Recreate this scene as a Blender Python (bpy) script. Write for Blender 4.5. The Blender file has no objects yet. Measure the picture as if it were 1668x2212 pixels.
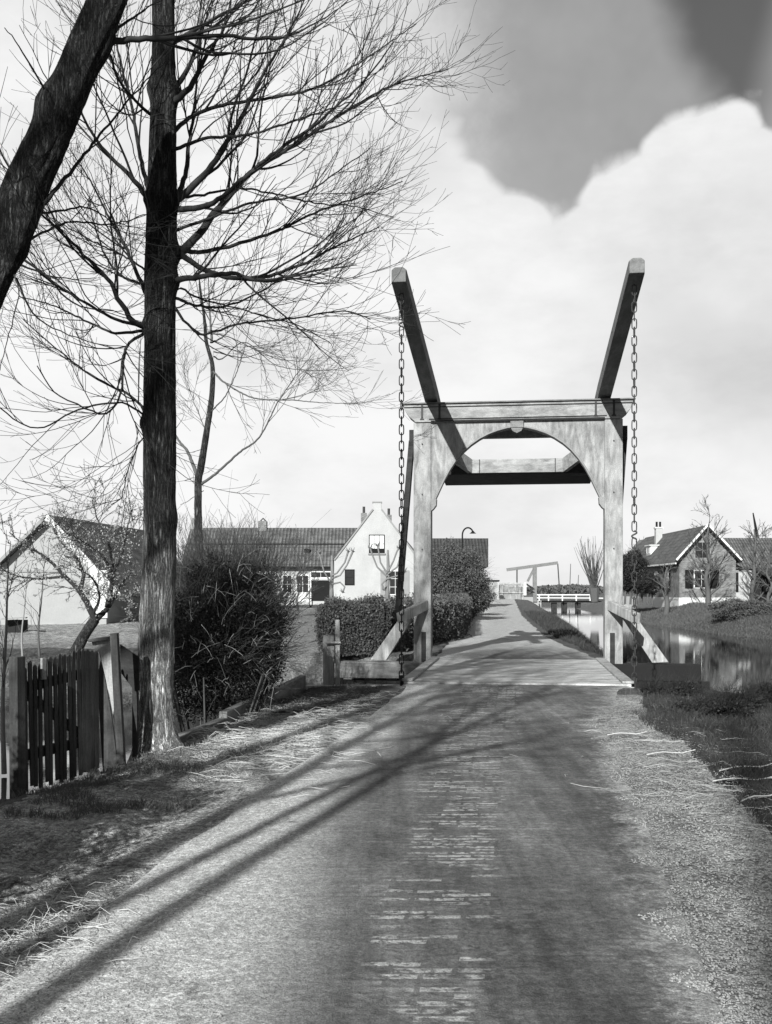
import bpy, math, random
import numpy as np
from math import radians, sin, cos, tan, pi, sqrt
from mathutils import Vector, Matrix, noise as mnoise
SC = bpy.context.scene
COL = SC.collection
# ------------------------------------------------------------------ camera
F = 2253.0; CX = 834.0; HY = 1276.0; EYE = 1.5      # photo units used to measure real positions
cam_d = bpy.data.cameras.new('camera'); cam = bpy.data.objects.new('camera', cam_d); COL.objects.link(cam)
cam.location = (0, 0, EYE); cam.rotation_euler = (radians(90), 0, 0)
cam_d.sensor_width = 36; cam_d.sensor_fit = 'AUTO'; cam_d.lens = 36.66; cam_d.shift_y = 0.0768
cam_d.clip_start = 0.1; cam_d.clip_end = 5000
SC.camera = cam
# ------------------------------------------------------------------ light
SUN_AZ = radians(17.5); SUN_EL = radians(25.5)
SUN_DIR = Vector((sin(SUN_AZ)*cos(SUN_EL), cos(SUN_AZ)*cos(SUN_EL), -sin(SUN_EL)))
sd = bpy.data.lights.new('sun', 'SUN'); sd.energy = 5.0; sd.angle = radians(0.5); sd.color = (1.0, 1.0, 0.99)
so = bpy.data.objects.new('sun', sd); COL.objects.link(so)
so.rotation_euler = SUN_DIR.to_track_quat('-Z', 'Y').to_euler(); so.location = (-10, -20, 20)
vs = SC.view_settings; vs.view_transform = 'Standard'; vs.look = 'None'; vs.gamma = 1; vs.exposure = 0.35
SC.render.film_transparent = False
# ------------------------------------------------------------------ node helper
class NT:
    def __init__(s, tree): s.t = tree; s.n = tree.nodes; s.l = tree.links
    def new(s, typ, **kw):
        n = s.n.new(typ)
        for k, v in kw.items(): setattr(n, k, v)
        return n
    def link(s, a, b): s.l.new(a, b)
    def put(s, sock, v):
        if isinstance(v, bpy.types.NodeSocket): s.l.new(v, sock)
        elif v is not None:
            if sock.type == 'RGBA' and isinstance(v, (int, float)): v = (v, v, v, 1)
            sock.default_value = v
    def math(s, op, a, b=None, c=None, clamp=False):
        n = s.new('ShaderNodeMath', operation=op, use_clamp=clamp)
        s.put(n.inputs[0], a); s.put(n.inputs[1], b)
        if c is not None: s.put(n.inputs[2], c)
        return n.outputs[0]
    def rng(s, v, a, b, c=0.0, d=1.0, smooth=True):
        n = s.new('ShaderNodeMapRange'); n.interpolation_type = 'SMOOTHSTEP' if smooth else 'LINEAR'
        s.put(n.inputs[0], v); s.put(n.inputs[1], a); s.put(n.inputs[2], b); s.put(n.inputs[3], c); s.put(n.inputs[4], d)
        return n.outputs[0]
    def mix(s, f, a, b):
        n = s.new('ShaderNodeMix', data_type='FLOAT'); s.put(n.inputs[0], f); s.put(n.inputs[2], a); s.put(n.inputs[3], b)
        return n.outputs[0]
    def noise(s, vec, scale, detail=4, rough=0.55, dist=0.0):
        n = s.new('ShaderNodeTexNoise'); s.put(n.inputs['Vector'], vec); n.inputs['Scale'].default_value = scale
        n.inputs['Detail'].default_value = detail; n.inputs['Roughness'].default_value = rough; n.inputs['Distortion'].default_value = dist
        return n.outputs[0]
    def scale(s, vec, sc, loc=(0, 0, 0)):
        n = s.new('ShaderNodeMapping'); s.put(n.inputs[0], vec); n.inputs['Scale'].default_value = sc; n.inputs['Location'].default_value = loc
        return n.outputs[0]
    def vor(s, vec, scale, feature='F1'):
        n = s.new('ShaderNodeTexVoronoi', feature=feature); s.put(n.inputs['Vector'], vec); n.inputs['Scale'].default_value = scale
        return n
# ------------------------------------------------------------------ world: spring sky with cumulus, in greys
wd = bpy.data.worlds.new('World'); SC.world = wd; wd.use_nodes = True
w = NT(wd.node_tree); w.n.clear()
out = w.new('ShaderNodeOutputWorld'); bg = w.new('ShaderNodeBackground'); bg.inputs[1].default_value = 0.1
sky = w.new('ShaderNodeTexSky', sky_type='NISHITA'); sky.sun_disc = False
sky.sun_elevation = SUN_EL; sky.sun_rotation = radians(180) + SUN_AZ; sky.air_density = 1.0; sky.dust_density = 1.0
bw = w.new('ShaderNodeRGBToBW'); w.link(sky.outputs[0], bw.inputs[0])
tc = w.new('ShaderNodeTexCoord'); sep = w.new('ShaderNodeSeparateXYZ'); w.link(tc.outputs['Generated'], sep.inputs[0])
yy = w.math('MAXIMUM', sep.outputs[1], 0.08)
tx = w.math('DIVIDE', sep.outputs[0], yy); tz = w.math('DIVIDE', sep.outputs[2], yy)
cu = w.new('ShaderNodeFloatCurve')
pts = [(300, -60), (560, -20), (720, 60), (840, 220), (900, 262), (960, 285), (1020, 322), (1080, 368), (1140, 412), (1200, 424), (1240, 405), (1268, 366), (1290, 330), (1320, 322), (1350, 314),
       (1390, 288), (1422, 258), (1462, 238), (1505, 224), (1548, 200), (1595, 190), (1635, 215), (1668, 262), (1760, 330), (1900, 260)]
cm = cu.mapping.curves[0]
def cmap(px, py): return ((px - CX)/F + 0.5, ((HY - py)/F)/0.8)
P = [cmap(*p) for p in pts]; P = [(0.0, P[0][1])] + P + [(1.0, 0.5)]
while len(cm.points) < len(P): cm.points.new(0.5, 0.5)
for cp, (a, b) in zip(cm.points, P): cp.location = (a, min(b, 1.0)); cp.handle_type = 'AUTO_CLAMPED'
cu.mapping.update()
cu.inputs[0].default_value = 1.0
w.link(w.math('ADD', tx, 0.5, clamp=True), cu.inputs[1])
bound = w.math('MULTIPLY', cu.outputs[0], 0.8)
n1 = w.noise(tc.outputs['Generated'], 13, 9, 0.62); n2 = w.noise(tc.outputs['Generated'], 30, 6, 0.6)
nn = w.math('ADD', w.math('MULTIPLY', w.math('SUBTRACT', n1, 0.5), 0.045), w.math('MULTIPLY', w.math('SUBTRACT', n2, 0.5), 0.022))
wv = w.new('ShaderNodeVectorMath', operation='ADD'); w.link(tc.outputs['Generated'], wv.inputs[0]); ns_ = w.new('ShaderNodeTexNoise'); w.link(tc.outputs['Generated'], ns_.inputs['Vector']); ns_.inputs['Scale'].default_value = 12
sc_ = w.new('ShaderNodeVectorMath', operation='SCALE'); w.link(ns_.outputs['Color'], sc_.inputs[0]); sc_.inputs['Scale'].default_value = 0.06; w.link(sc_.outputs[0], wv.inputs[1])
v1 = w.vor(wv.outputs[0], 16); v2 = w.vor(wv.outputs[0], 38)
bil = w.math('ADD', w.math('MULTIPLY', w.math('SUBTRACT', 0.45, v1.outputs['Distance']), 0.045), w.math('MULTIPLY', w.math('SUBTRACT', 0.45, v2.outputs['Distance']), 0.018))
nn = w.math('ADD', w.math('MULTIPLY', nn, 0.5), bil)
dd = w.math('ADD', w.math('SUBTRACT', bound, tz), nn)
mask = w.rng(dd, -0.010, 0.014)
# thin veil lightening the blue part towards the left, and the deep gap at the upper right
veil = w.rng(w.math('ADD', tx, w.math('MULTIPLY', w.math('SUBTRACT', n1, 0.5), 0.16)), -0.04, 0.14, 0.90, 0.36)
soft = w.noise(tc.outputs['Generated'], 3.5, 5, 0.6)
veil = w.math('ADD', veil, w.math('MULTIPLY', w.math('SUBTRACT', soft, 0.5), 0.55))
edge = w.math('SUBTRACT', tx, w.math('ADD', 0.268, w.math('MULTIPLY', w.math('SUBTRACT', 0.566, tz), 0.45)))
gap = w.math('MULTIPLY', w.rng(w.math('ADD', edge, w.math('MULTIPLY', nn, 0.6)), -0.03, 0.03), w.rng(w.math('SUBTRACT', tx, w.math('MULTIPLY', tz, 0.25)), 0.27, 0.215))
veil = w.math('MULTIPLY', veil, w.mix(gap, 1.0, 0.13), clamp=True)
front = w.rng(sep.outputs[1], 0.05, 0.35)
clearv = w.math('MULTIPLY', bw.outputs[0], 0.34)
veilv = w.mix(w.math('MULTIPLY', veil, front), clearv, 6.8)
cloud_n = w.noise(w.scale(tc.outputs['Generated'], (1, 1, 2.2)), 4.0, 7, 0.6)
cloudv = w.rng(cloud_n, 0.30, 0.62, 6.3, 7.5)
shade = w.math('MULTIPLY', w.rng(tx, 0.12, 0.32), w.rng(w.math('ABSOLUTE', w.math('SUBTRACT', w.math('ADD', tz, w.math('MULTIPLY', w.math('SUBTRACT', soft, .5), .3)), 0.25)), 0.15, 0.0))
rim = w.rng(dd, 0.14, 0.0); cloudv = w.math('ADD', cloudv, w.math('MULTIPLY', rim, w.math('MULTIPLY', bil, 14.0)))
cloudv = w.math('MULTIPLY', cloudv, w.mix(shade, 1.0, 0.76))
fin = w.mix(w.math('MULTIPLY', mask, front), veilv, cloudv)
# below the horizon: dull
fin = w.mix(w.rng(sep.outputs[2], -0.02, 0.0), 0.9, fin)
w.link(fin, bg.inputs[0]); w.link(bg.outputs[0], out.inputs[0])
# ------------------------------------------------------------------ material factory (everything is grey: a black-and-white view)
TINT = (0.985, 1.0, 0.99)
def new_mat(name, rough=0.85, spec=0.3):
    m = bpy.data.materials.new(name); m.use_nodes = True; t = NT(m.node_tree)
    b = t.n['Principled BSDF']; b.inputs['Roughness'].default_value = rough; b.inputs['Specular IOR Level'].default_value = spec
    return m, t, b
def setcol(t, b, val):
    n = t.new('ShaderNodeCombineColor')
    for i in range(3): t.put(n.inputs[i], t.math('MULTIPLY', val, TINT[i]))
    t.link(n.outputs[0], b.inputs['Base Color'])
def bump(t, b, h, dist, strength=1.0):
    n = t.new('ShaderNodeBump'); n.inputs['Distance'].default_value = dist; n.inputs['Strength'].default_value = strength
    t.put(n.inputs['Height'], h); t.link(n.outputs[0], b.inputs['Normal'])
def simple(name, v, var=0.35, scale=6, rough=0.85, bd=0.004, stretch=(1, 1, 1), fine=40, spec=0.3):
    m, t, b = new_mat(name, rough, spec); co = t.new('ShaderNodeTexCoord').outputs['Object']
    c = t.scale(co, stretch); a = t.noise(c, scale, 6, 0.6); f = t.noise(c, fine, 5, 0.65)
    val = t.math('MULTIPLY', v, t.math('ADD', 1 - var, t.math('MULTIPLY', t.math('ADD', t.math('MULTIPLY', a, 1.2), t.math('MULTIPLY', f, 0.8)), var)))
    setcol(t, b, val)
    if bd: bump(t, b, t.math('ADD', f, a), bd)
    return m
M = {}
def wood(name, v, stretch, contrast=0.8, wear=0.0, wearv=0.5, bd=0.004):
    m, t, b = new_mat(name, 0.8, 0.25); co = t.new('ShaderNodeTexCoord').outputs['Object']
    g = t.noise(t.scale(co, stretch), 9, 8, 0.7, 0.6); bl = t.noise(co, 1.7, 5, 0.6); sp = t.noise(co, 60, 3, 0.6)
    f = t.math('ADD', t.math('MULTIPLY', g, 0.9), t.math('MULTIPLY', bl, 0.5))
    val = t.math('MULTIPLY', v, t.rng(f, 0.42, 0.98, 1 - contrast*0.6, 1 + contrast*0.6))
    val = t.math('MULTIPLY', val, t.rng(sp, 0.3, 0.7, 0.85, 1.12))
    if wear: val = t.mix(t.rng(t.noise(t.scale(co, stretch), 4, 8, 0.75), 0.62 - wear*0.2, 0.70), val, wearv)
    setcol(t, b, val); bump(t, b, t.math('ADD', g, t.math('MULTIPLY', sp, 0.4)), bd)
    return m
M['paint'] = wood('weathered_grey_paint', 0.30, (1, 1, 0.22), 0.9, 0.35, 0.40)
M['beampaint'] = wood('weathered_beam_paint', 0.31, (0.3, 1, 1), 0.8, 0.3, 0.42)
M['darkwood'] = wood('tarred_timber', 0.035, (0.3, 0.3, 1), 0.9, 0.15, 0.10)
M['armwood'] = wood('balance_arm_paint', 0.19, (1, 0.15, 1), 0.6, 0.25, 0.22)
M['tar'] = simple('black_tar', 0.008, 0.5, 9, 0.7, 0.004)  # near-black timber of the right-hand sill, piling and waling
M['oldwood'] = wood('bleached_plank', 0.36, (1, 1, 0.12), 1.0, 0.2, 0.5)
M['oldplank'] = wood('weathered_plank_flat', 0.20, (0.2, 0.2, 1), 1.0, 0.2, 0.42)
M['gatewood'] = wood('old_picket_wood', 0.062, (1, 1, 0.12), 1.1, 0.2, 0.09)
M['iron'] = simple('rusty_iron', 0.045, 0.8, 30, 0.6, 0.001)
M['deck'] = None
M['white'] = simple('white_paint', 0.72, 0.15, 5, 0.6, 0.001)
M['whitewash'] = simple('whitewashed_wall', 0.45, 0.5, 0.9, 0.9, 0.01, fine=14)
M['plaster'] = simple('pale_plaster', 0.36, 0.35, 1.0, 0.9, 0.01, fine=14)
M['darkwall'] = simple('dark_opening', 0.02, 0.3, 5, 0.9, 0)
M['grey_paint'] = simple('grey_shutter_paint', 0.28, 0.3, 4, 0.7, 0.002)
M['dark_paint'] = simple('dark_shutter_paint', 0.02, 0.3, 4, 0.95, 0.002, spec=0.05)
M['twigdark'] = simple('dark_twig_bark', 0.04, 0.5, 8, 0.85, 0.0)
M['twigmid'] = simple('grey_twig_bark', 0.10, 0.5, 8, 0.85, 0.0)
M['limebark'] = simple('lime_bark', 0.2, 0.5, 8, 0.85, 0.0)
M['bankgrass'] = simple('bank_grass_blade', 0.10, 0.9, 1.5, 0.8, 0.0)
M['twigpale'] = simple('pale_twig_bark', 0.28, 0.5, 8, 0.85, 0.0)
M['leafdark'] = simple('dark_leaf', 0.03, 0.9, 14, 0.5, 0.0)
M['leafmid'] = simple('hedge_leaf', 0.10, 0.9, 10, 0.6, 0.0)
M['core'] = simple('shadowed_thicket_core', 0.02, 0.5, 8, 1.0, 0.0)  # solid body coloured as the shade inside hedges and bushes
M['blossom'] = simple('pale_blossom', 0.36, 0.5, 20, 0.7, 0.0)
M['straw'] = simple('dry_straw', 0.62, 0.5, 20, 0.7, 0.0)
M['grass'] = simple('coarse_grass_blade', 0.05, 0.9, 3, 0.7, 0.0)
M['grasspale'] = simple('dry_grass_blade', 0.17, 0.9, 3, 0.7, 0.0)
M['stone'] = simple('gravel_stone', 0.34, 0.9, 7, 0.85, 0.0)
def bark(name, v, lo=1.0):
    m, t, b = new_mat(name, 0.95, 0.15); co = t.new('ShaderNodeTexCoord').outputs['Object']
    c = t.scale(co, (1, 1, 0.11)); r = t.noise(c, 34, 9, 0.72, 0.5); p = t.noise(co, 3, 5, 0.6); q = t.noise(co, 70, 4, 0.6)
    rr = t.math('SUBTRACT', 1.0, t.math('ABSOLUTE', t.math('MULTIPLY', t.math('SUBTRACT', r, 0.5), 7.5)), clamp=True)
    val = t.math('MULTIPLY', v, t.mix(rr, 1.45, 0.12)); val = t.math('MULTIPLY', val, t.rng(p, 0.3, 0.7, 0.6, 1.35)); val = t.math('MULTIPLY', val, t.rng(q, 0.3, 0.7, 0.75, 1.2))
    if lo != 1.0:   # sunlight on the lower stem put into the colour, shaded upper stem kept dark
        z = t.new('ShaderNodeSeparateXYZ'); t.link(co, z.inputs[0])
        val = t.math('MULTIPLY', val, t.rng(t.math('ADD', z.outputs[2], t.math('MULTIPLY', p, 1.2)), 1.5, 3.1, lo, 1.0))
    setcol(t, b, val); bump(t, b, t.math('SUBTRACT', t.math('MULTIPLY', q, 0.4), rr), 0.035)
    return m
M['bark'] = bark('furrowed_bark', 0.12, 8.0)
M['bark2'] = bark('rough_bark', 0.13)
M['bark3'] = bark('grey_bark', 0.16)
def tiles(name, v, axis, pitch=0.24, row=0.30):
    m, t, b = new_mat(name, 0.8, 0.25); co = t.new('ShaderNodeTexCoord').outputs['Object']; s = t.new('ShaderNodeSeparateXYZ'); t.link(co, s.inputs[0])
    u = s.outputs[axis]; wv = t.math('SINE', t.math('MULTIPLY', u, 2*pi/pitch)); rw = t.math('FRACT', t.math('DIVIDE', s.outputs[2], row))
    a = t.noise(co, 1.3, 5, 0.6); f = t.noise(co, 9, 4, 0.7); vv = t.math('MULTIPLY', v, t.rng(t.math('ADD', a, f), 0.7, 1.3, 0.6, 1.5))
    vv = t.math('MULTIPLY', vv, t.rng(wv, -1, 1, 0.72, 1.15)); vv = t.math('MULTIPLY', vv, t.rng(rw, 0.0, 0.25, 0.6, 1.0))
    setcol(t, b, vv); bump(t, b, t.math('ADD', wv, rw), 0.035); return m
M['tiles_x'] = tiles('pantile_roof', 0.13, 0); M['tiles_y'] = tiles('pantile_roof_side', 0.12, 1)
M['tiles_d'] = tiles('dark_tile_roof', 0.065, 0)
def brickmat(name, v):
    m, t, b = new_mat(name, 0.9, 0.2); co = t.new('ShaderNodeTexCoord').outputs['Object']; s = t.new('ShaderNodeSeparateXYZ'); t.link(co, s.inputs[0])
    cb = t.new('ShaderNodeCombineXYZ'); t.link(t.math('ADD', s.outputs[0], s.outputs[1]), cb.inputs[0]); t.link(s.outputs[2], cb.inputs[1])
    br = t.new('ShaderNodeTexBrick'); t.link(cb.outputs[0], br.inputs['Vector']); br.inputs['Scale'].default_value = 1
    br.inputs['Brick Width'].default_value = .22; br.inputs['Row Height'].default_value = .07; br.inputs['Mortar Size'].default_value = .008
    br.inputs['Color1'].default_value = (v, v, v, 1); br.inputs['Color2'].default_value = (v*.6, v*.6, v*.6, 1); br.inputs['Mortar'].default_value = (v*1.6, v*1.6, v*1.6, 1)
    q = t.new('ShaderNodeRGBToBW'); t.link(br.outputs[0], q.inputs[0])
    setcol(t, b, t.math('MULTIPLY', q.outputs[0], t.rng(t.noise(co, 2, 5, .6), .3, .7, .7, 1.3))); return m
M['brick'] = brickmat('weathered_brick', 0.19)
def glassmat():
    m, t, b = new_mat('window_glass', 0.08, 0.6); setcol(t, b, 0.03); return m
M['glass'] = glassmat()
M['curtain'] = simple('white_net_curtain', 0.75, 0.15, 6, 0.9, 0.002)
# ------------------------------------------------------------------ mesh tools
def link_mesh(name, V, Fc, mat, parent=None, smooth=False, tri=False):
    V = np.asarray(V, dtype=np.float32).reshape(-1, 3); Fc = np.asarray(Fc, dtype=np.int32)
    k = Fc.shape[1]; me = bpy.data.meshes.new(name)
    off = np.array(parent_loc(parent), dtype=np.float32)
    me.vertices.add(len(V)); me.vertices.foreach_set('co', (V - off).ravel())
    me.loops.add(Fc.size); me.loops.foreach_set('vertex_index', Fc.ravel())
    me.polygons.add(len(Fc)); me.polygons.foreach_set('loop_start', np.arange(0, Fc.size, k, dtype=np.int32)); me.polygons.foreach_set('loop_total', np.full(len(Fc), k, dtype=np.int32))
    me.update(calc_edges=True); me.validate()
    if smooth: me.polygons.foreach_set('use_smooth', np.ones(len(me.polygons), dtype=bool))
    me.materials.append(mat); o = bpy.data.objects.new(name, me); COL.objects.link(o)
    if parent: o.parent = parent
    return o
def parent_loc(p):
    v = Vector((0, 0, 0))
    while p is not None: v = v + p.location; p = p.parent
    return v
class MB:
    def __init__(s, fn=None): s.v = []; s.f = []; s.fn = fn or (lambda a, b, c: (a, b, c))
    def add(s, vs_, fs_, raw=False):
        n = len(s.v); s.v += [tuple(q) if raw else tuple(s.fn(*q)) for q in vs_]; s.f += [tuple(i + n for i in f) for f in fs_]
    def box(s, a0, a1, b0, b1, c0, c1):
        s.add([(a0, b0, c0), (a1, b0, c0), (a1, b1, c0), (a0, b1, c0), (a0, b0, c1), (a1, b0, c1), (a1, b1, c1), (a0, b1, c1)],
              [(0, 3, 2, 1), (4, 5, 6, 7), (0, 1, 5, 4), (1, 2, 6, 5), (2, 3, 7, 6), (3, 0, 4, 7)])
    def bar(s, p0, p1, wd_, ht, wd1=None, ht1=None, up=(0, 0, 1)):
        p0 = Vector(s.fn(*p0)); p1 = Vector(s.fn(*p1)); d = (p1 - p0).normalized(); u = Vector(up)
        if abs(d.dot(u)) > 0.98: u = Vector((0, 1, 0))
        r = d.cross(u).normalized(); t = r.cross(d); wd1 = wd1 or wd_; ht1 = ht1 or ht
        vs_ = []
        for p, a, b in ((p0, wd_, ht), (p1, wd1, ht1)):
            for i, j in ((-1, -1), (1, -1), (1, 1), (-1, 1)): vs_.append(p + r*(i*a/2) + t*(j*b/2))
        s.add(vs_, [(3, 2, 1, 0), (4, 5, 6, 7), (0, 1, 5, 4), (1, 2, 6, 5), (2, 3, 7, 6), (3, 0, 4, 7)], raw=True)
    def prism(s, poly, b0, b1):   # poly in (a, c), extruded along b ; convex
        n = len(poly); vs_ = [(a, b0, c) for a, c in poly] + [(a, b1, c) for a, c in poly]
        s.add(vs_, [tuple(range(n)), tuple(range(2*n - 1, n - 1, -1))] + [(i, i + n, (i + 1) % n + n, (i + 1) % n) for i in range(n)])
    def tube(s, pts_, r, n=8):
        pts_ = [Vector(s.fn(*p)) for p in pts_]; rs = r if isinstance(r, (list, tuple)) else [r]*len(pts_)
        vs_ = []; prev = None
        for i, p in enumerate(pts_):
            d = (pts_[min(i + 1, len(pts_) - 1)] - pts_[max(i - 1, 0)]).normalized()
            a = prev if prev is not None else (Vector((0, 0, 1)) if abs(d.z) < 0.9 else Vector((1, 0, 0)))
            x = (a - d*a.dot(d)).normalized(); y = d.cross(x); prev = x
            for k in range(n): q = 2*pi*k/n; vs_.append(p + (x*cos(q) + y*sin(q))*rs[i])
        fs_ = []
        for i in range(len(pts_) - 1):
            for k in range(n): fs_.append((i*n + k, i*n + (k + 1) % n, (i + 1)*n + (k + 1) % n, (i + 1)*n + k))
        fs_ += [tuple(range(n - 1, -1, -1)), tuple(range((len(pts_) - 1)*n, len(pts_)*n))]
        s.add(vs_, fs_, raw=True)
    def build(s, name, mat, parent=None, bevel=0, smooth=False):
        off = parent_loc(parent); me = bpy.data.meshes.new(name)
        me.from_pydata([(a - off.x, b - off.y, c - off.z) for a, b, c in s.v], [], s.f); me.validate(); me.update()
        import bmesh
        bm = bmesh.new(); bm.from_mesh(me); bmesh.ops.recalc_face_normals(bm, faces=bm.faces); bm.to_mesh(me); bm.free()
        me.materials.append(mat if not isinstance(mat, str) else M[mat]); o = bpy.data.objects.new(name, me); COL.objects.link(o)
        if smooth:
            for p in me.polygons: p.use_smooth = True
        if parent: o.parent = parent
        if bevel:
            md = o.modifiers.new('bevel', 'BEVEL'); md.width = bevel; md.segments = 2; md.limit_method = 'ANGLE'
        return o
def thing(name, label, cat, loc, group=None, kind=None):
    o = bpy.data.objects.new(name, None); COL.objects.link(o); o.location = loc; o.empty_display_size = 0.2
    o['label'] = label; o['category'] = cat
    if group: o['group'] = group
    if kind: o['kind'] = kind
    return o
def tag(o, label=None, cat=None, group=None, kind=None):
    if label: o['label'] = label
    if cat: o['category'] = cat
    if group: o['group'] = group
    if kind: o['kind'] = kind
    return o
def W(px, py, Y): return ((px - CX)/F*Y, Y, EYE - (py - HY)/F*Y)   # measured position -> metres
# bridge frame: u across, v along the road, z up; origin between the portal posts
BY = radians(7.26); BO = (2.85, 22.7)
def B(u, v, z): return (BO[0] + u*cos(BY) + v*sin(BY), BO[1] - u*sin(BY) + v*cos(BY), z)
# ------------------------------------------------------------------ terrain
near_edge = [(-30, 12), (-12, 11.5), (-7, 10.2), (-4.6, 9.6), (-3.5, 8.2), (-2.95, 7.9), (-2.5, 9.0), (-2.02, 11.5), (-1.5, 16.4)]
def Bp(u, v): p = B(u, v, 0); return (p[0], p[1])
ditch = near_edge + [Bp(-1.9, -6.15), Bp(1.9, -6.15), (7, 15.9), (14, 15.4), (30, 15.2), (80, 14)]
canal_far_right = [(80, 44), (40, 46), (24, 48.5), (18.8, 50), (17.9, 56), (18.6, 75), (20.4, 91), (22.4, 110), (25, 139), (36, 170), (60, 176), (60, 190), (30, 184), (18, 160)]
shore_left = [(19.8, 138), (17, 110), (12.6, 73), (9.1, 45), (7.3, 33), (6.2, 26.5), Bp(3.9, -0.1), Bp(1.9, -0.25), Bp(-1.9, -0.25), Bp(-3.9, 0.1), (-4, 22.3), (-8, 21.6), (-14, 21.2), (-30, 20.5)]
WP = np.array(ditch + canal_far_right + shore_left)
def sdist(X, Yv):
    X = X.ravel(); Yv = Yv.ravel(); d = np.full(X.shape, 1e9); ins = np.zeros(X.shape, bool)
    A = WP; Bq = np.roll(WP, -1, 0)
    for (x0, y0), (x1, y1) in zip(A, Bq):
        ex, ey = x1 - x0, y1 - y0; t = np.clip(((X - x0)*ex + (Yv - y0)*ey)/(ex*ex + ey*ey), 0, 1)
        d = np.minimum(d, np.hypot(X - x0 - t*ex, Yv - y0 - t*ey))
        c = ((y0 > Yv) != (y1 > Yv)); xi = x0 + (Yv - y0)*ex/(ey if ey != 0 else 1e-9); ins ^= c & (X < xi)
    return np.where(ins, -d, d)      # negative inside the water
def ss(a, b, x): t = np.clip((x - a)/(b - a), 0, 1); return t*t*(3 - 2*t)
_rs = np.random.RandomState(7); _g = _rs.rand(64, 64)
def vnoise(X, Yv, sc, seed=0):
    x = X*sc + seed*13.7; y = Yv*sc + seed*7.3; xi = np.floor(x).astype(int); yi = np.floor(y).astype(int); fx = x - xi; fy = y - yi; fx = fx*fx*(3 - 2*fx); fy = fy*fy*(3 - 2*fy)
    g = lambda i, j: _g[(xi + i) % 64, (yi + j) % 64]
    return (g(0, 0)*(1 - fx) + g(1, 0)*fx)*(1 - fy) + (g(0, 1)*(1 - fx) + g(1, 1)*fx)*fy - 0.5
def land(X, Yv):
    h = 0.55*ss(55, 118, Yv)*(1 - ss(124, 150, Yv))*(1 - ss(0, 9, np.abs(X - (2.85 + (Yv - 22.7)*.1274 - 2.2)) - 3))   # ramp up to the far bridge
    h = h + 0.55*ss(30, 66, Yv)*ss(2, -4, X)*(1 - ss(90, 140, Yv))
    h = h + 0.45*ss(60, 84, Yv)*ss(19, 23, X)*(1 - ss(120, 150, Yv))
    return h
def road_edges(Yv):
    L = np.interp(Yv, [-40, 0, 4.05, 7.97, 12, 15.1, 16.6, 22.7, 30, 43.9, 99, 130, 150], [-2.6, -1.9, -1.5, -1.0, -.35, .1, .25, 1.0, 1.75, 3.06, 9.2, 14.2, 17])
    R = np.interp(Yv, [-40, 0, 3.66, 5, 7.28, 11.9, 15, 16.6, 22.7, 33.8, 61.5, 110, 135, 150], [1.0, 1.1, 1.28, 1.48, 1.83, 2.51, 3.4, 3.9, 4.7, 5.2, 8.1, 13.6, 17.0, 19])
    return L, R
def height(X, Yv, micro=True):
    sh = X.shape; X = X.ravel(); Yv = Yv.ravel(); d = sdist(X, Yv); L, R = road_edges(Yv)
    onroad = ss(-0.1, 0.25, np.minimum(X - L, R - X))
    h = land(X, Yv)
    near = (Yv < 17.5)
    if micro:
        off = np.maximum(L - X, X - R); m = ss(0.0, 0.6, off)
        h = h + m*(vnoise(X, Yv, 1.7)*0.10 + vnoise(X, Yv, 5, 2)*0.05 + vnoise(X, Yv, 14, 3)*0.03) + (1 - m)*(vnoise(X, Yv, 2, 5)*0.010)
    h = h - ss(0.0, 2.2, X - R)*0.06*near
    wdt = np.where(near, 0.30, np.where(X > 15, 3.5, 1.3))
    bank = -1.0 + (np.clip(d, -3, None))/wdt*1.05
    bank = np.where(d < 0, -1.0 + d*0.6, bank)
    k = 0.06; h2 = np.minimum(h, bank)
    return h2.reshape(sh)
th = np.concatenate([np.linspace(-180, -34, 60, endpoint=False), np.linspace(-34, 34, 330), np.linspace(34, 180, 60)[1:-1]])
th = np.radians(th)
rr = np.concatenate([[0.02, .6, 1.2, 1.8, 2.4], np.arange(2.9, 6, 0.07), np.arange(6, 30, 0.11), 30*np.exp(np.linspace(0.004, math.log(3000/30), 150))])
TH, RR = np.meshgrid(th, rr); GX = RR*np.sin(TH); GY = RR*np.cos(TH); GZ = height(GX, GY)
nr, nt = GX.shape; idx = np.arange(nr*nt).reshape(nr, nt); idn = np.roll(idx, -1, 1)
quads = np.stack([idx[:-1], idn[:-1], idn[1:], idx[1:]], -1).reshape(-1, 4)[:, ::-1]
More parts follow.
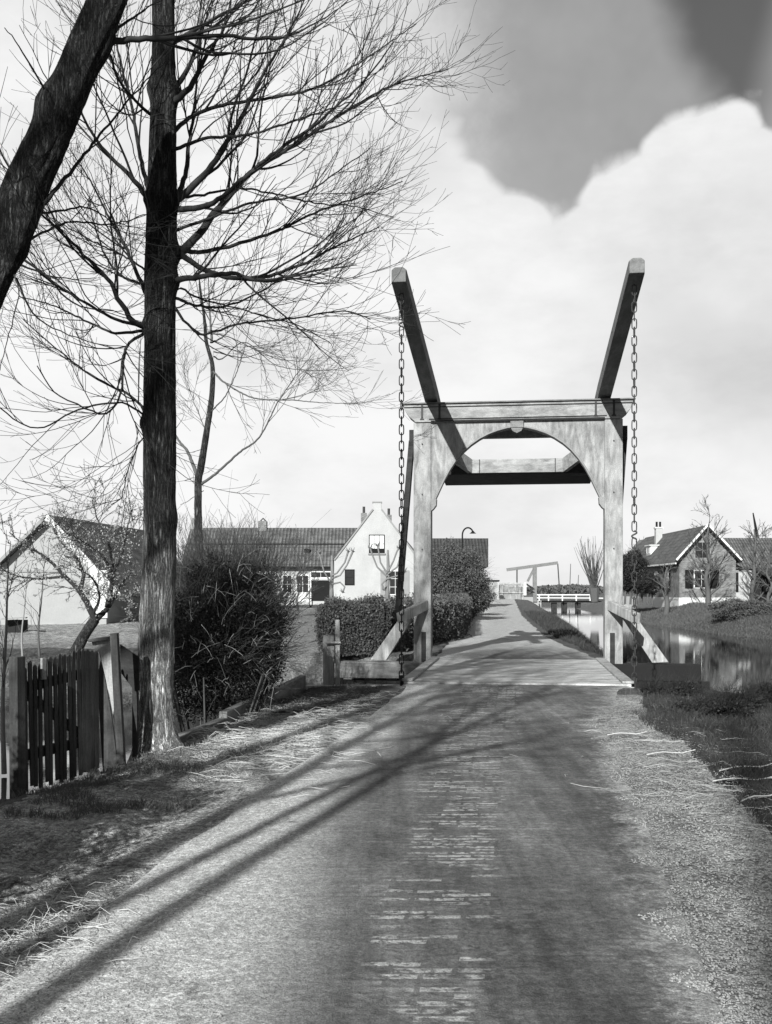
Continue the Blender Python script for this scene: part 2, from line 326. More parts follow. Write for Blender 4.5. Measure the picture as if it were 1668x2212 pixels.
# ground material: soil / gravel verge / turf by real zones stored on the sheet
def ground_mat():
    m, t, b = new_mat('ground_soil_gravel_turf', 0.95, 0.15)
    g = t.new('ShaderNodeNewGeometry').outputs['Position']
    az = t.new('ShaderNodeAttribute', attribute_name='gravel').outputs['Fac']; at = t.new('ShaderNodeAttribute', attribute_name='turf').outputs['Fac']; asl = t.new('ShaderNodeAttribute', attribute_name='soil').outputs['Fac']
    n0 = t.noise(g, 0.9, 6, 0.6); n1_ = t.noise(g, 5, 6, 0.65); n2_ = t.noise(g, 22, 6, 0.7); n3_ = t.noise(g, 110, 3, 0.7)
    vo = t.vor(g, 45); peb = t.rng(vo.outputs['Distance'], 0.25, 0.6, 1.0, 0.0)
    vc = t.new('ShaderNodeRGBToBW'); t.link(vo.outputs['Color'], vc.inputs[0])
    gr = t.noise(g, 75, 4, .75)
    grav = t.math('MULTIPLY', 0.66, t.math('MULTIPLY', t.rng(gr, 0.32, 0.68, 0.5, 1.25), t.math('MULTIPLY', t.math('MULTIPLY', t.rng(n1_, .3, .7, .6, 1.15), t.rng(n2_, .3, .7, .75, 1.1)), t.rng(vc.outputs[0], 0.1, 0.9, 0.55, 1.4))))
    sy_ = t.new('ShaderNodeSeparateXYZ'); t.link(g, sy_.inputs[0]); turf = t.math('MULTIPLY', t.rng(sy_.outputs[1], 20, 32, .06, .12), t.math('MULTIPLY', t.rng(n2_, 0.3, 0.7, 0.35, 1.9), t.rng(n1_, .3, .7, .6, 1.5)))
    soil = t.math('MULTIPLY', 0.26, t.math('MULTIPLY', t.rng(n2_, 0.3, 0.7, 0.5, 1.5), t.rng(n1_, .3, .7, .6, 1.3)))
    sx_ = t.new('ShaderNodeSeparateXYZ'); t.link(g, sx_.inputs[0]); grav = t.math('MULTIPLY', grav, t.math('MULTIPLY', t.rng(sx_.outputs[0], 0, 1.5, 1.0, .84), t.rng(n0, .35, .65, .72, 1.12)))
    edge_ = t.math('ADD', t.math('MULTIPLY', t.math('SUBTRACT', n1_, .5), 1.2), t.math('MULTIPLY', t.math('SUBTRACT', n2_, .5), 1.2))
    base = 0.12
    val = t.mix(t.rng(t.math('ADD', asl, edge_), .35, .65), t.math('MULTIPLY', base, t.rng(n1_, .3, .7, .6, 1.4)), soil)
    val = t.mix(t.rng(t.math('ADD', az, edge_), .3, .7), val, grav)
    val = t.mix(t.rng(t.math('ADD', at, edge_), .3, .7), val, turf)
    val = t.math('MULTIPLY', val, t.rng(n3_, .3, .7, .75, 1.25))
    setcol(t, b, val); bump(t, b, t.math('ADD', t.math('ADD', n2_, t.math('MULTIPLY', peb, .35)), t.math('MULTIPLY', n3_, .3)), 0.03)
    return m
M['ground'] = ground_mat()
ground = link_mesh('ground', np.stack([GX, GY, GZ], -1), quads, M['ground'], smooth=True)
X_ = GX.ravel(); Y_ = GY.ravel(); L_, R_ = road_edges(Y_); SDW = sdist(X_, Y_)
gout = np.interp(Y_, [0, 5.9, 7.97, 10.4, 12, 15], [1.9, 2.35, 2.6, 2.95, 3.0, 3.7])
gravel = ((X_ > R_ - .3) & (X_ < gout) & (Y_ < 15)) * 1.0
gravel = np.maximum(gravel, ((X_ < L_ + .3) & (X_ > -2.6 + 0.0*Y_) & (Y_ < 12.5) & (Y_ > 5.8))*0.85)
gravel = np.maximum(gravel, ((X_ < L_ + .3) & (Y_ <= 6.2) & (X_ > L_ - 1.1))*0.6)
turf = ((X_ > gout) & (Y_ < 16.5))*1.0
turf = np.maximum(turf, (Y_ > 24)*(X_ > R_ + .25)*1.0); turf = np.maximum(turf, (Y_ > 60)*1.0*(X_ < L_ - .3))
turf = np.maximum(turf, (SDW < 1.4)*(Y_ > 18)*0.9); turf = np.maximum(turf, (SDW < 0.5)*(Y_ < 16.6)*(X_ < 2)*0.5); turf = np.maximum(turf, ((X_ < L_ - .2) & (Y_ > 12.5) & (Y_ < 17))*0.55)
turf = np.where((X_ > L_ - .2) & (X_ < R_ + .2), 0, turf)
soil = ((X_ < L_) & (Y_ > 23))*1.0
gravel = np.maximum(gravel, ((X_ < -4) & (Y_ > 29) & (Y_ < 60))*0.55)
turf = np.where((X_ < 2) & (Y_ > 18) & (SDW > .35) & (Y_ < 60), 0, turf); turf = np.maximum(turf, ((X_ < -3.5) & (Y_ > 22.8) & (Y_ < 27))*0.8)
for nm, arr in (('gravel', gravel), ('turf', turf), ('soil', soil)):
    a = ground.data.attributes.new(nm, 'FLOAT', 'POINT'); a.data.foreach_set('value', arr.astype(np.float32))
tag(ground, 'soil, gravel and rough turf either side of the road', kind='structure'); ground.name = 'ground'
# road sheets
def road_mat():
    m, t, b = new_mat('dusty_clinker_road', 0.8, 0.25); g = t.new('ShaderNodeNewGeometry').outputs['Position']; s = t.new('ShaderNodeSeparateXYZ'); t.link(g, s.inputs[0])
    x, y = s.outputs[0], s.outputs[1]
    n0 = t.noise(t.scale(g, (1.6, .35, 1)), 1.0, 5, 0.6); n1_ = t.noise(g, 4, 6, 0.65); n2_ = t.noise(g, 25, 6, 0.7); n3_ = t.noise(g, 120, 3, 0.7)
    acr = t.new('ShaderNodeAttribute', attribute_name='across').outputs['Fac']
    wob = t.math('MULTIPLY', t.math('SUBTRACT', n1_, .5), 0.22)
    a2 = t.math('ADD', acr, wob)
    thr = t.rng(y, 3.5, 9.0, 0.40, 0.20); worn = t.math('MULTIPLY', t.rng(t.math('SUBTRACT', a2, thr), -0.13, 0.10), t.rng(t.math('ADD', a2, t.math('MULTIPLY', t.math('SUBTRACT', n2_, .5), .25)), 1.02, 0.88)); side = t.rng(acr, .5, .8, 1.0, .74)         # the used width is dark and smooth, the left margin pale and gritty
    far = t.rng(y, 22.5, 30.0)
    vo = t.vor(g, 40); vc = t.new('ShaderNodeRGBToBW'); t.link(vo.outputs['Color'], vc.inputs[0])
    gr = t.noise(g, 75, 4, .75)
    pale = t.math('MULTIPLY', 0.72, t.math('MULTIPLY', t.math('MULTIPLY', t.rng(gr, .32, .68, .55, 1.2), t.rng(n1_, .3, .7, .82, 1.12)), t.rng(vc.outputs[0], .1, .9, .75, 1.2)))
    rut = t.noise(t.scale(g, (7, .35, 1)), 1.0, 6, .7)
    dark = t.math('MULTIPLY', 0.16, t.math('MULTIPLY', t.math('MULTIPLY', t.rng(n0, .3, .7, .65, 1.35), t.rng(rut, .3, .7, .78, 1.25)), t.math('MULTIPLY', t.rng(n1_, .3, .7, .68, 1.35), t.rng(n2_, .3, .7, .68, 1.35))))
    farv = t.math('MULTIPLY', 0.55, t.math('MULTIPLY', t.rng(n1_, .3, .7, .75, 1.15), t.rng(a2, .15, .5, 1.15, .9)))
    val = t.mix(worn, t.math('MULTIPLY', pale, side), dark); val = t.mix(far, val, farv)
    # worn clinker courses showing pale through the dirt along the crown
    cx_ = t.math('SUBTRACT', x, t.math('ADD', 0.30, t.math('MULTIPLY', t.math('SUBTRACT', y, 5.4), 0.122)))
    hw = t.math('ADD', 0.15, t.math('MULTIPLY', y, 0.022))
    strip = t.rng(t.math('ABSOLUTE', t.math('ADD', cx_, t.math('MULTIPLY', t.math('SUBTRACT', n0, .5), .5))), t.math('MULTIPLY', hw, 1.15), t.math('MULTIPLY', hw, 0.75))
    vec = t.new('ShaderNodeCombineXYZ'); t.link(cx_, vec.inputs[0]); t.link(t.math('ADD', y, t.math('MULTIPLY', n1_, .02)), vec.inputs[1])
    br = t.new('ShaderNodeTexBrick'); t.link(vec.outputs[0], br.inputs['Vector']); br.inputs['Scale'].default_value = 1; br.inputs['Brick Width'].default_value = .26; br.inputs['Row Height'].default_value = .068
    br.inputs['Mortar Size'].default_value = .014; br.inputs['Mortar Smooth'].default_value = .6; br.inputs['Bias'].default_value = 0.0
    br.inputs['Color1'].default_value = (1, 1, 1, 1); br.inputs['Color2'].default_value = (.0, .0, .0, 1); br.inputs['Mortar'].default_value = (0, 0, 0, 1)
    bb = t.new('ShaderNodeRGBToBW'); t.link(br.outputs[0], bb.inputs[0])
    course = t.math('MULTIPLY', t.rng(bb.outputs[0], .25, .75, .82, 1.08), 1.0); val = t.math('MULTIPLY', val, t.mix(t.math('MULTIPLY', t.math('MULTIPLY', worn, t.rng(n1_, .42, .6)), t.rng(y, 19.0, 14.0)), 1.0, course))
    patch = t.rng(t.noise(t.scale(g, (1, .8, 1), (3.1, 1.7, 0)), 1.5, 4, 0.6), 0.40, 0.50)
    bm_ = t.math('MULTIPLY', t.math('MULTIPLY', strip, patch), t.rng(bb.outputs[0], .3, .8))
    bm_ = t.math('MULTIPLY', bm_, t.rng(y, 19.0, 16.0)); bm_ = t.math('MULTIPLY', bm_, t.math('MULTIPLY', t.rng(n2_, .38, .55), t.rng(t.noise(t.scale(g, (4, 16, 1)), 1.0, 4, .7), .36, .50)))
    val = t.mix(t.math('MULTIPLY', bm_, .9), val, 0.62)
    # dung / oil stains
    st = t.rng(t.noise(t.scale(g, (1.4, .9, 1), (7, 2, 0)), 1.2, 5, 0.7), 0.63, 0.72); val = t.math('MULTIPLY', val, t.mix(t.math('MULTIPLY', st, t.rng(y, 24, 18)), 1.0, .45))
    val = t.math('MULTIPLY', val, t.rng(n3_, .3, .7, .66, 1.34))
    setcol(t, b, val); bump(t, b, t.math('ADD', t.math('ADD', n2_, t.math('MULTIPLY', n3_, .5)), t.math('MULTIPLY', bm_, .3)), 0.018); return m
M['road'] = road_mat()
def road_sheet(y0, y1, ny, name, label):
    nx = 40; ys = y0 + (y1 - y0)*np.linspace(0, 1, ny)**1.6; V = []; A = []
    for y in ys:
        L, R = road_edges(np.array([y])); L = L[0]; R = R[0]
        L += 0.10*float(vnoise(np.array([y]), np.array([0.]), 1.3, 3)[0]); R += 0.14*float(vnoise(np.array([y]), np.array([9.]), 1.1, 4)[0])
        if 16.0 < y < 17.5 or 22 < y < 23.4: pass
        for i in range(nx): a = i/(nx - 1); V.append((L + (R - L)*a, y, 0)); A.append(a)
    V = np.array(V); V[:, 2] = height(V[:, 0], V[:, 1]) ; V[:, 2] = np.maximum(V[:, 2], land(V[:, 0], V[:, 1]) - .006) + 0.006
    V[:, 2] -= 0.03*(np.array(A) < .01) + 0.03*(np.array(A) > .99)
    i = np.arange(ny*nx).reshape(ny, nx); q = np.stack([i[:-1, :-1], i[:-1, 1:], i[1:, 1:], i[1:, :-1]], -1).reshape(-1, 4)
    o = link_mesh(name, V, q, M['road'], smooth=True)
    a = o.data.attributes.new('across', 'FLOAT', 'POINT'); a.data.foreach_set('value', np.array(A, dtype=np.float32))
    return tag(o, label, kind='structure')
# near sheet ends on the near abutment (slanted with the bridge), far sheet starts behind the posts
def clip_sheet(o, side):
    me = o.data
    for v in me.vertices:
        dx, dy = v.co.x - BO[0], v.co.y - BO[1]; vv = dx*sin(BY) + dy*cos(BY)
        lim = -6.1 if side < 0 else -0.3
        if (side < 0 and vv > lim) or (side > 0 and vv < lim):
            v.co.x -= (vv - lim)*sin(BY); v.co.y -= (vv - lim)*cos(BY)
clip_sheet(road_sheet(-30, 17.6, 340, 'road', 'dirt covered clinker road leading up to the drawbridge'), -1)
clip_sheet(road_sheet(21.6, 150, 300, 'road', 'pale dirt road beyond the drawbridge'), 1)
# water
m, t, b = new_mat('canal_water', 0.03, 0.5); setcol(t, b, 0.012); b.inputs['IOR'].default_value = 1.5
g = t.new('ShaderNodeNewGeometry').outputs['Position']; bump(t, b, t.math('ADD', t.noise(t.scale(g, (1, .5, 1)), 3, 3, .5), t.math('MULTIPLY', t.noise(g, 14, 2, .5), .3)), 0.001)
M['water'] = m; b.inputs['Roughness'].default_value = 0.04
mb = MB(); mb.add([(-120, 2, -.9), (150, 2, -.9), (150, 260, -.9), (-120, 260, -.9)], [(0, 1, 2, 3)]); tag(mb.build('water', M['water']), 'still canal and ditch water mirroring houses', kind='structure')
# ------------------------------------------------------------------ tube/twig builder for trees
class TB:
    def __init__(s): s.V = []; s.Q = []; s.n = 0
    def add(s, P_, R_, sides):
        P_ = np.asarray(P_, float); n = len(P_)
        T = np.gradient(P_, axis=0); T /= np.linalg.norm(T, axis=1, keepdims=True) + 1e-9
        ref = np.array([.31, .87, .38]); A = np.cross(T, ref); A /= np.linalg.norm(A, axis=1, keepdims=True) + 1e-9; Bn = np.cross(T, A)
        q = np.arange(sides)*2*pi/sides; c = np.cos(q)[None, :, None]; s_ = np.sin(q)[None, :, None]
        V = P_[:, None] + (A[:, None]*c + Bn[:, None]*s_)*np.asarray(R_, float)[:, None, None]
        i = np.arange(n*sides).reshape(n, sides) + s.n; j = np.roll(i, -1, 1)
        s.V.append(V.reshape(-1, 3)); s.Q.append(np.stack([i[:-1], j[:-1], j[1:], i[1:]], -1).reshape(-1, 4)); s.n += n*sides
    def build(s, name, mat, parent=None):
        return link_mesh(name, np.concatenate(s.V), np.concatenate(s.Q), mat, parent, smooth=True)
def catmull(P_, step):
    P_ = np.asarray(P_, float); Q = np.vstack([2*P_[0] - P_[1], P_, 2*P_[-1] - P_[-2]]); o = []
    for i in range(1, len(Q) - 2):
        n = max(2, int(np.linalg.norm(Q[i + 1] - Q[i])/step)); t = np.linspace(0, 1, n, endpoint=False)[:, None]
        o.append(.5*((2*Q[i]) + (-Q[i - 1] + Q[i + 1])*t + (2*Q[i - 1] - 5*Q[i] + 4*Q[i + 1] - Q[i + 2])*t**2 + (-Q[i - 1] + 3*Q[i] - 3*Q[i + 1] + Q[i + 2])*t**3))
    return np.vstack(o + [Q[-2][None]])
def grow(tb, p, d, L, r, lev, rg, prm):
    """one twig with wandering, upward-curving growth, and its own side twigs"""
    n = max(4, int(L/prm['seg'])); st = L/n; P_ = [np.array(p)]; d = d/np.linalg.norm(d); sag = rg.uniform(.4, 1.2)
    for i in range(n):
        d = d + rg.normal(0, prm['wander'], 3)*st**.5 + np.array([0, 0, prm['up']*st*sag]); d /= np.linalg.norm(d); P_.append(P_[-1] + d*st)
    P_ = np.array(P_); R_ = np.linspace(r, max(r*.25, prm['rmin']), len(P_)); tb.add(P_, R_, 4 if r > .01 else 3)
    if lev < prm['lev']: sprout(tb, P_, R_, L, lev + 1, rg, prm, .12)
    return P_
def sprout(tb, P_, R_, L, lev, rg, prm, t0):
    cnt = rg.poisson(prm['dens'][lev - 1]*L)
    for k in range(cnt):
        f = t0 + (1 - t0)*rg.random()**.85; x = f*(len(P_) - 1); i = min(int(x), len(P_) - 2); p = P_[i] + (P_[i + 1] - P_[i])*(x - i)
        T = P_[i + 1] - P_[i]; T = T/(np.linalg.norm(T) + 1e-9); q = rg.normal(0, 1, 3); q -= T*q.dot(T); q /= np.linalg.norm(q)
        a = rg.uniform(prm['ang'][0], prm['ang'][1]); d = T*cos(a) + q*sin(a)
        l = prm['len'][lev - 1]*rg.uniform(.35, 1.15)*(1.1 - .5*f); r = min(R_[i]*.6, l*prm['slen'] + prm['rmin'])
        grow(tb, p, d, l, max(r, prm['rmin']), lev, rg, prm)
# ring angle of the builder's frame for a vertical stem: which way is world -x / +x
ANG_R = None
def _ang():
    T = np.array([0, 0, 1.]); ref = np.array([.31, .87, .38]); A = np.cross(T, ref); A /= np.linalg.norm(A); Bn = np.cross(T, A); return math.atan2(Bn[0], A[0])
ANG_R = _ang(); ANG_L = ANG_R + pi
def trunk(P_, R_, mat, parent, seed, sides=56, amp=0.012, name='trunk', flare=0, burls=()):
    Pc = catmull(P_, .04); Rc = np.interp(np.linspace(0, 1, len(Pc)), np.linspace(0, 1, len(R_)), R_)
    tb = TB(); tb.add(Pc, Rc, sides); V = tb.V[0].reshape(len(Pc), sides, 3)
    for i in range(len(Pc)):
        for k in range(sides):
            v = V[i, k]; dv = v - Pc[i]; q = 2*pi*k/sides
            a = mnoise.noise(Vector((dv[0]*22 + seed, dv[1]*22, v[2]*2.6))); a2 = mnoise.noise(Vector((dv[0]*6 + seed, dv[1]*6, v[2]*1.5 + 9)))
            b_ = mnoise.noise(Vector((v[0]*1.2, v[1]*1.2, v[2]*.9 + seed)))
            bu_ = sum(h_*math.exp(-((Pc[i][2] - z_)/w_)**2)*max(0, cos(q - a_))**2 for z_, a_, h_, w_ in burls)
            V[i, k] = v + dv/np.linalg.norm(dv)*bu_ + dv/np.linalg.norm(dv)*(amp*(-abs(a)*2.2 + .5 + a2*1.1 + b_*.8) + (flare*max(0, 1 - i/12)**2*(1 + .6*sin(q*3 + seed)) if flare else 0))
    tb.V[0] = V.reshape(-1, 3); return tb.build(name, mat, parent)
TW = dict(seg=.10, wander=.24, up=.8, rmin=.0018, lev=3, dens=[6.8, 4.6, 3.2], len=[1.5, .62, .27], ang=(.25, .8), slen=.0085)
def limb(name, parent, pts2, Y0, dY, r0, r1, mat, rg, prm=TW, t0=.12):
    n = len(pts2); P_ = [W(px, py, Y0 + dY*(i/(n - 1))**1.1) for i, (px, py) in enumerate(pts2)]
    Pc = catmull(P_, .06); Pc[1:-1] += rg.normal(0, .004, (len(Pc) - 2, 3)); Rc = r0 + (r1 - r0)*np.linspace(0, 1, len(Pc))**.7
    tb = TB(); tb.add(Pc, Rc, 8); L = np.linalg.norm(np.diff(Pc, axis=0), axis=1).sum()
    sprout(tb, Pc, Rc, L, 1, rg, prm, t0); return tb.build(name, mat, parent)
# ------------------------------------------------------------------ the drawbridge
br = thing('drawbridge', 'wooden double balance-arm drawbridge with arched portal over the road', 'drawbridge', B(0, 0, 0))
for s in (-1, 1):
    mb = MB(B); mb.box(*sorted((s*1.86, s*2.24)), -.20, .20, -1.2, 5.168); p = mb.build('post', 'paint', br, .012)
    mb = MB(B); mb.box(*sorted((s*1.97, s*2.07)), -.225, -.20, -.1, .60); mb.build('strap', 'darkwood', p, .004)
    for z in (1.15, 2.4, 3.6, 4.7): mb = MB(B); mb.tube([(s*2.05, -.222, z), (s*2.05, -.19, z)], .016, 8); mb.build('bolt', 'iron', p)
mb = MB(B)      # lintel with scrolled ends
prof = [(-2.45, 5.56), (-2.45, 5.50), (-2.41, 5.40), (-2.34, 5.30), (-2.24, 5.22), (-2.2, 5.17), (2.2, 5.17), (2.24, 5.22), (2.34, 5.30), (2.41, 5.40), (2.45, 5.50), (2.45, 5.56)]
mb.prism(prof, -.24, .22); li = mb.build('lintel', 'beampaint', br, .008)
mb = MB(B); mb.box(-2.5, 2.5, -.29, .26, 5.562, 5.592); mb.build('cap_board', 'armwood', li, .006)
mb = MB(B); mb.box(-1.86, 1.86, -.265, -.242, 5.175, 5.20); mb.box(-1.9, 1.9, -.262, -.242, 5.225, 5.24); mb.box(-2.44, 2.44, -.262, -.242, 5.49, 5.505); mb.build('moulding', 'darkwood', li)
for u in (-2.05, -1.67, 1.67, 2.05):
    mb = MB(B); mb.box(u - .022, u + .022, -.256, -.24, 5.26, 5.56); mb.prism([(u - .05, 5.22), (u + .05, 5.22), (u + .02, 5.27), (u - .02, 5.27)], -.256, -.24); mb.build('strap', 'iron', li)
def archz(u): return float(np.interp(abs(u), [0, .2, .4, .6, .8, 1.0, 1.15, 1.3, 1.45, 1.58, 1.7, 1.8, 1.86], [5.03, 5.01, 4.96, 4.89, 4.79, 4.655, 4.52, 4.35, 4.13, 3.89, 3.63, 3.42, 3.33]))
us = [1.858*sin(pi/2*k/28) for k in range(-28, 29)]
for s in (-1, 1):
    mb = MB(B); u_ = [u for u in us if u*s >= -1e-6]
    if s < 0: u_ = u_[::1]
    for a, c in zip(u_[:-1], u_[1:]):
        za, zc = archz(a) if abs(a) < 1.857 else 3.30, archz(c) if abs(c) < 1.857 else 3.30
        mb.add([(a, -.165, za), (c, -.165, zc), (c, -.165, 5.168), (a, -.165, 5.168), (a, .08, za), (c, .08, zc), (c, .08, 5.168), (a, .08, 5.168)],
               [(0, 1, 2, 3), (7, 6, 5, 4), (0, 4, 5, 1)])
    ab = mb.build('arch_board', 'paint', br)
    mb = MB(B); pts = [(u, -.172, archz(u) + .02) for u in u_ if abs(u) < 1.85]; mb.tube(pts, .022, 6); mb.build('moulding', 'grey_paint', ab)
for s in (-1, 1):
    mb = MB(B); mb.prism([(s*1.86, 3.24), (s*1.86, 3.5), (s*1.74, 3.5), (s*1.75, 3.36), (s*1.81, 3.28)], -.19, .06); mb.build('arch_foot', 'grey_paint', br, .004)
mb = MB(B); mb.box(-.14, .14, -.235, -.1, 5.02, 5.165); mb.prism([(-.13, 5.02), (-.1, 4.95), (0, 4.90), (.1, 4.95), (.13, 5.02)], -.215, -.1); mb.build('keystone', 'oldplank', br, .006)
mb = MB(B); mb.box(-2.1, 2.1, .42, .62, 4.90, 5.14); mb.build('rear_beam', 'armwood', br, .01)
# balance arms with chains
SL = .127
def armz(v): return 5.62 - SL*v
for s in (-1, 1):
    mb = MB(B); u0 = s*1.86
    st = [(-6.35, .23, .235), (-6.28, .245, .26), (0, .28, .36), (5.6, .26, .32)]
    vs_ = []
    for v, wd_, ht in st:
        z = armz(v)
        for a, c in ((-1, 0), (1, 0), (1, .82), (.55, 1), (-.55, 1), (-1, .82)): vs_.append((u0 + a*wd_/2, v, z + c*ht))
    fs_ = [tuple(range(5, -1, -1)), tuple(range(18, 24))]
    for i in range(3):
        for k in range(6): fs_.append((i*6 + k, i*6 + (k + 1) % 6, (i + 1)*6 + (k + 1) % 6, (i + 1)*6 + k))
    mb.add(vs_, fs_); mb.build('balance_arm', 'armwood', br, .01)
    # chain of oval links, alternately face-on and edge-on
    mb = MB(B); vch = -5.95; z = armz(vch) - .02; k = 0; rl = random.Random(5 + s); hook = MB(B)
    while z > 0.02:
        Lk = .168; wk = .037; r = .0092; a0 = rl.uniform(-.25, .25) + (0 if k % 2 == 0 else pi/2)
        ring = []
        for q in range(17):
            an = 2*pi*q/16; x = wk*cos(an); zz = sin(an); zz = (Lk/2 - wk)*(1 if zz > 0.001 else -1 if zz < -.001 else 0) + wk*zz
            ring.append((u0 + s*0.0 + x*cos(a0), vch + x*sin(a0), z - Lk/2 + zz))
        if k == 3 + (s > 0)*26:
            hk = [(u0 + .04*sin(q*.62), vch - .005, z - .02 - .14*q/12) for q in range(13)]; hook.tube(hk, .013, 6)
        else: mb.tube(ring, r, 6)
        z -= Lk - 2.4*r - .012; k += 1
    ch = mb.build('chain', 'iron', br, 0, True); hook.build('hook', 'iron', ch, 0, True)
    # tie rail, raking brace, stay
    mb = MB(B); mb.bar((s*1.98, -.2, 1.19), (s*2.43, -1.25, .93), .13, .21); tr = mb.build('tie_rail', 'oldwood', br, .01)
    mb = MB(B); pz = [(s*2.12, 1.12), (s*2.33, 1.22), (s*3.2, -.02), (s*2.86, -.04)]; mb.prism(pz if s > 0 else pz[::-1], -.14, .10); mb.build('raking_brace', 'oldwood', br, .01)
    mb = MB(B); mb.box(*sorted((s*2.24, s*2.36)), .02, .20, 4.75, 5.05); mb.build('bracket', 'darkwood', br, .006)
    mb = MB(B); 
    if s < 0: mb.bar((-2.30, .02, 4.8), (-2.50, -1.05, .86), .12, .10)
    else: mb.bar((2.30, .12, 4.8), (2.02, .55, .1), .12, .10)
    mb.build('stay', 'darkwood', br, .006)
# counterweight box slung under the tails of the arms, with angled end pieces
mb = MB(B); vs_ = [(-1.92, 3.55, 4.44), (1.92, 3.55, 4.44), (1.92, 5.3, 4.34), (-1.92, 5.3, 4.34), (-1.92, 3.55, 4.76), (1.92, 3.55, 4.76), (1.92, 5.3, 4.66), (-1.92, 5.3, 4.66)]
mb.add(vs_, [(0, 3, 2, 1), (4, 5, 6, 7), (0, 1, 5, 4), (1, 2, 6, 5), (2, 3, 7, 6), (3, 0, 4, 7)]); cw = mb.build('counterweight', 'darkwood', br, .01)
mb = MB(B); mb.box(-1.15, 1.15, 3.44, 3.53, 4.46, 4.80); mb.build('front_board', 'beampaint', cw, .006)
for s in (-1, 1):
    mb = MB(B); mb.box(*sorted((s*.93, s*.95)), 3.42, 3.44, 4.46, 4.80); mb.build('strap', 'iron', cw)
    mb = MB(B); mb.bar((s*1.16, 3.49, 4.62), (s*1.84, 2.3, 5.02), .12, .34); mb.build('corner_brace', 'beampaint', br, .006)
# deck
def deck_mat():
    m, t, b = new_mat('dusty_deck_planks', 0.9, 0.2); co = t.new('ShaderNodeNewGeometry').outputs['Position']; rot = t.new('ShaderNodeMapping'); t.link(co, rot.inputs[0]); rot.inputs['Rotation'].default_value = (0, 0, BY)
    s = t.new('ShaderNodeSeparateXYZ'); t.link(rot.outputs[0], s.inputs[0]); v = t.math('FRACT', t.math('DIVIDE', s.outputs[1], .21)); gap_ = t.rng(t.math('ABSOLUTE', t.math('SUBTRACT', v, .5)), .44, .49)
    n1_ = t.noise(t.scale(rot.outputs[0], (1, 3, 1)), 1.6, 6, .65); n2_ = t.noise(rot.outputs[0], 26, 5, .7)
    val = t.math('MULTIPLY', .54, t.math('MULTIPLY', t.rng(n1_, .32, .62, .55, 1.2), t.rng(n2_, .3, .7, .8, 1.15)))
    val = t.mix(t.math('MULTIPLY', gap_, t.rng(n1_, .6, .4)), val, .12); setcol(t, b, val); bump(t, b, t.math('SUBTRACT', n2_, gap_), .008); return m
M['deck'] = deck_mat()
mb = MB(B); mb.box(-1.80, 1.80, -6.12, -.30, -.10, .03); dk = mb.build('deck', 'deck', br, .01)
for s in (-1, 1):
    mb = MB(B); mb.box(*sorted((s*1.66, s*1.84)), -6.1, -.32, .032, .075); mb.build('kerb_plank', 'oldwood', dk, .01)
    mb = MB(B); mb.box(*sorted((s*1.60, s*1.80)), -6.1, -.32, -.42, -.102); mb.build('deck_beam', 'darkwood', dk, .01)
    mb = MB(B); mb.tube([(s*1.86, -5.95, .12), (s*1.86, -5.95, -.05)], .03, 8); mb.build('chain_eye', 'iron', dk)
# portal sills and abutment timber
mb = MB(B); mb.box(-3.85, -1.85, -.26, .12, -.42, -.06); mb.build('sill_beam', 'oldplank', br, .015)
mb = MB(B); mb.box(1.85, 3.85, -.26, .12, -.42, -.06); mb.build('sill_beam', 'tar', br, .015)
q = thing('timber_abutment', 'dark plank quay wall of the far bank below the portal', 'quay wall', B(0, .1, -.9))
for s in (-1, 1):
    mb = MB(B)
    for k in range(9): a = s*(1.9 + k*.24); mb.box(*sorted((a, a + s*.23)), -.12, -.06, -1.6, -.425 - (.04 if k % 2 else 0))
    mb.build('sheet_piling', 'darkwood' if s < 0 else 'tar', q)
    mb = MB(B); mb.box(*sorted((s*1.9, s*3.3)), -.30, -.14, -.85, -.425) if s > 0 else mb.box(-3.3, -1.9, -.30, -.14, -.75, -.55); mb.build('waling', 'oldplank' if s < 0 else 'tar', q, .01)
mb = MB(B); mb.box(-1.9, 1.9, -.34, -.30, -1.6, -.02); mb.build('sheet_piling', 'darkwood', q)
# near bank caps
def cap_along(pts_, name, label, z=-.02, wd_=.16, ht=.12, mat='oldplank', drop=1.0):
    c = pts_[len(pts_)//2]; r = thing(name, label, 'quay wall', (c[0], c[1], z))
    mb = MB(); mp = MB()
    for (a, b_) in zip(pts_[:-1], pts_[1:]):
        mb.bar((a[0], a[1], z - ht/2), (b_[0], b_[1], z - ht/2), wd_, ht)
        n = max(1, int(math.hypot(b_[0] - a[0], b_[1] - a[1])/.22))
        for k in range(n):
            f0, f1 = k/n, (k + .94)/n; p = (a[0] + (b_[0] - a[0])*f0, a[1] + (b_[1] - a[1])*f0); p2 = (a[0] + (b_[0] - a[0])*f1, a[1] + (b_[1] - a[1])*f1)
            mp.bar((p[0], p[1], z - ht - drop/2), (p2[0], p2[1], z - ht - drop/2), .05, drop)
    mb.build('cap_rail', mat, r, .01); mp.build('sheet_piling', 'darkwood', r); return r
cap_along([Bp(1.86, -6.22), (7, 15.75), (10.5, 15.55), (16, 15.3)], 'quay_edge', 'weathered cap rail of the near canal bank right of the deck', z=-.05)
cap_along([Bp(-1.86, -6.22), Bp(-3.2, -6.35), (-1.42, 16.6)], 'quay_edge', 'pale cap rail on the near bank left of the deck', z=-.02, mat='oldwood')
wg = thing('wing_wall', 'sloping weathered plank retaining the left bank below the bush', 'retaining wall', (-1.7, 14, 0))
mb = MB(); mb.bar((-1.30, 16.3, .00), (-1.86, 11.9, -.06), .10, .36); mb.bar((-1.86, 11.9, -.10), (-2.3, 9.8, -.14), .10, .3); mb.build('plank', 'oldplank', wg, .01)
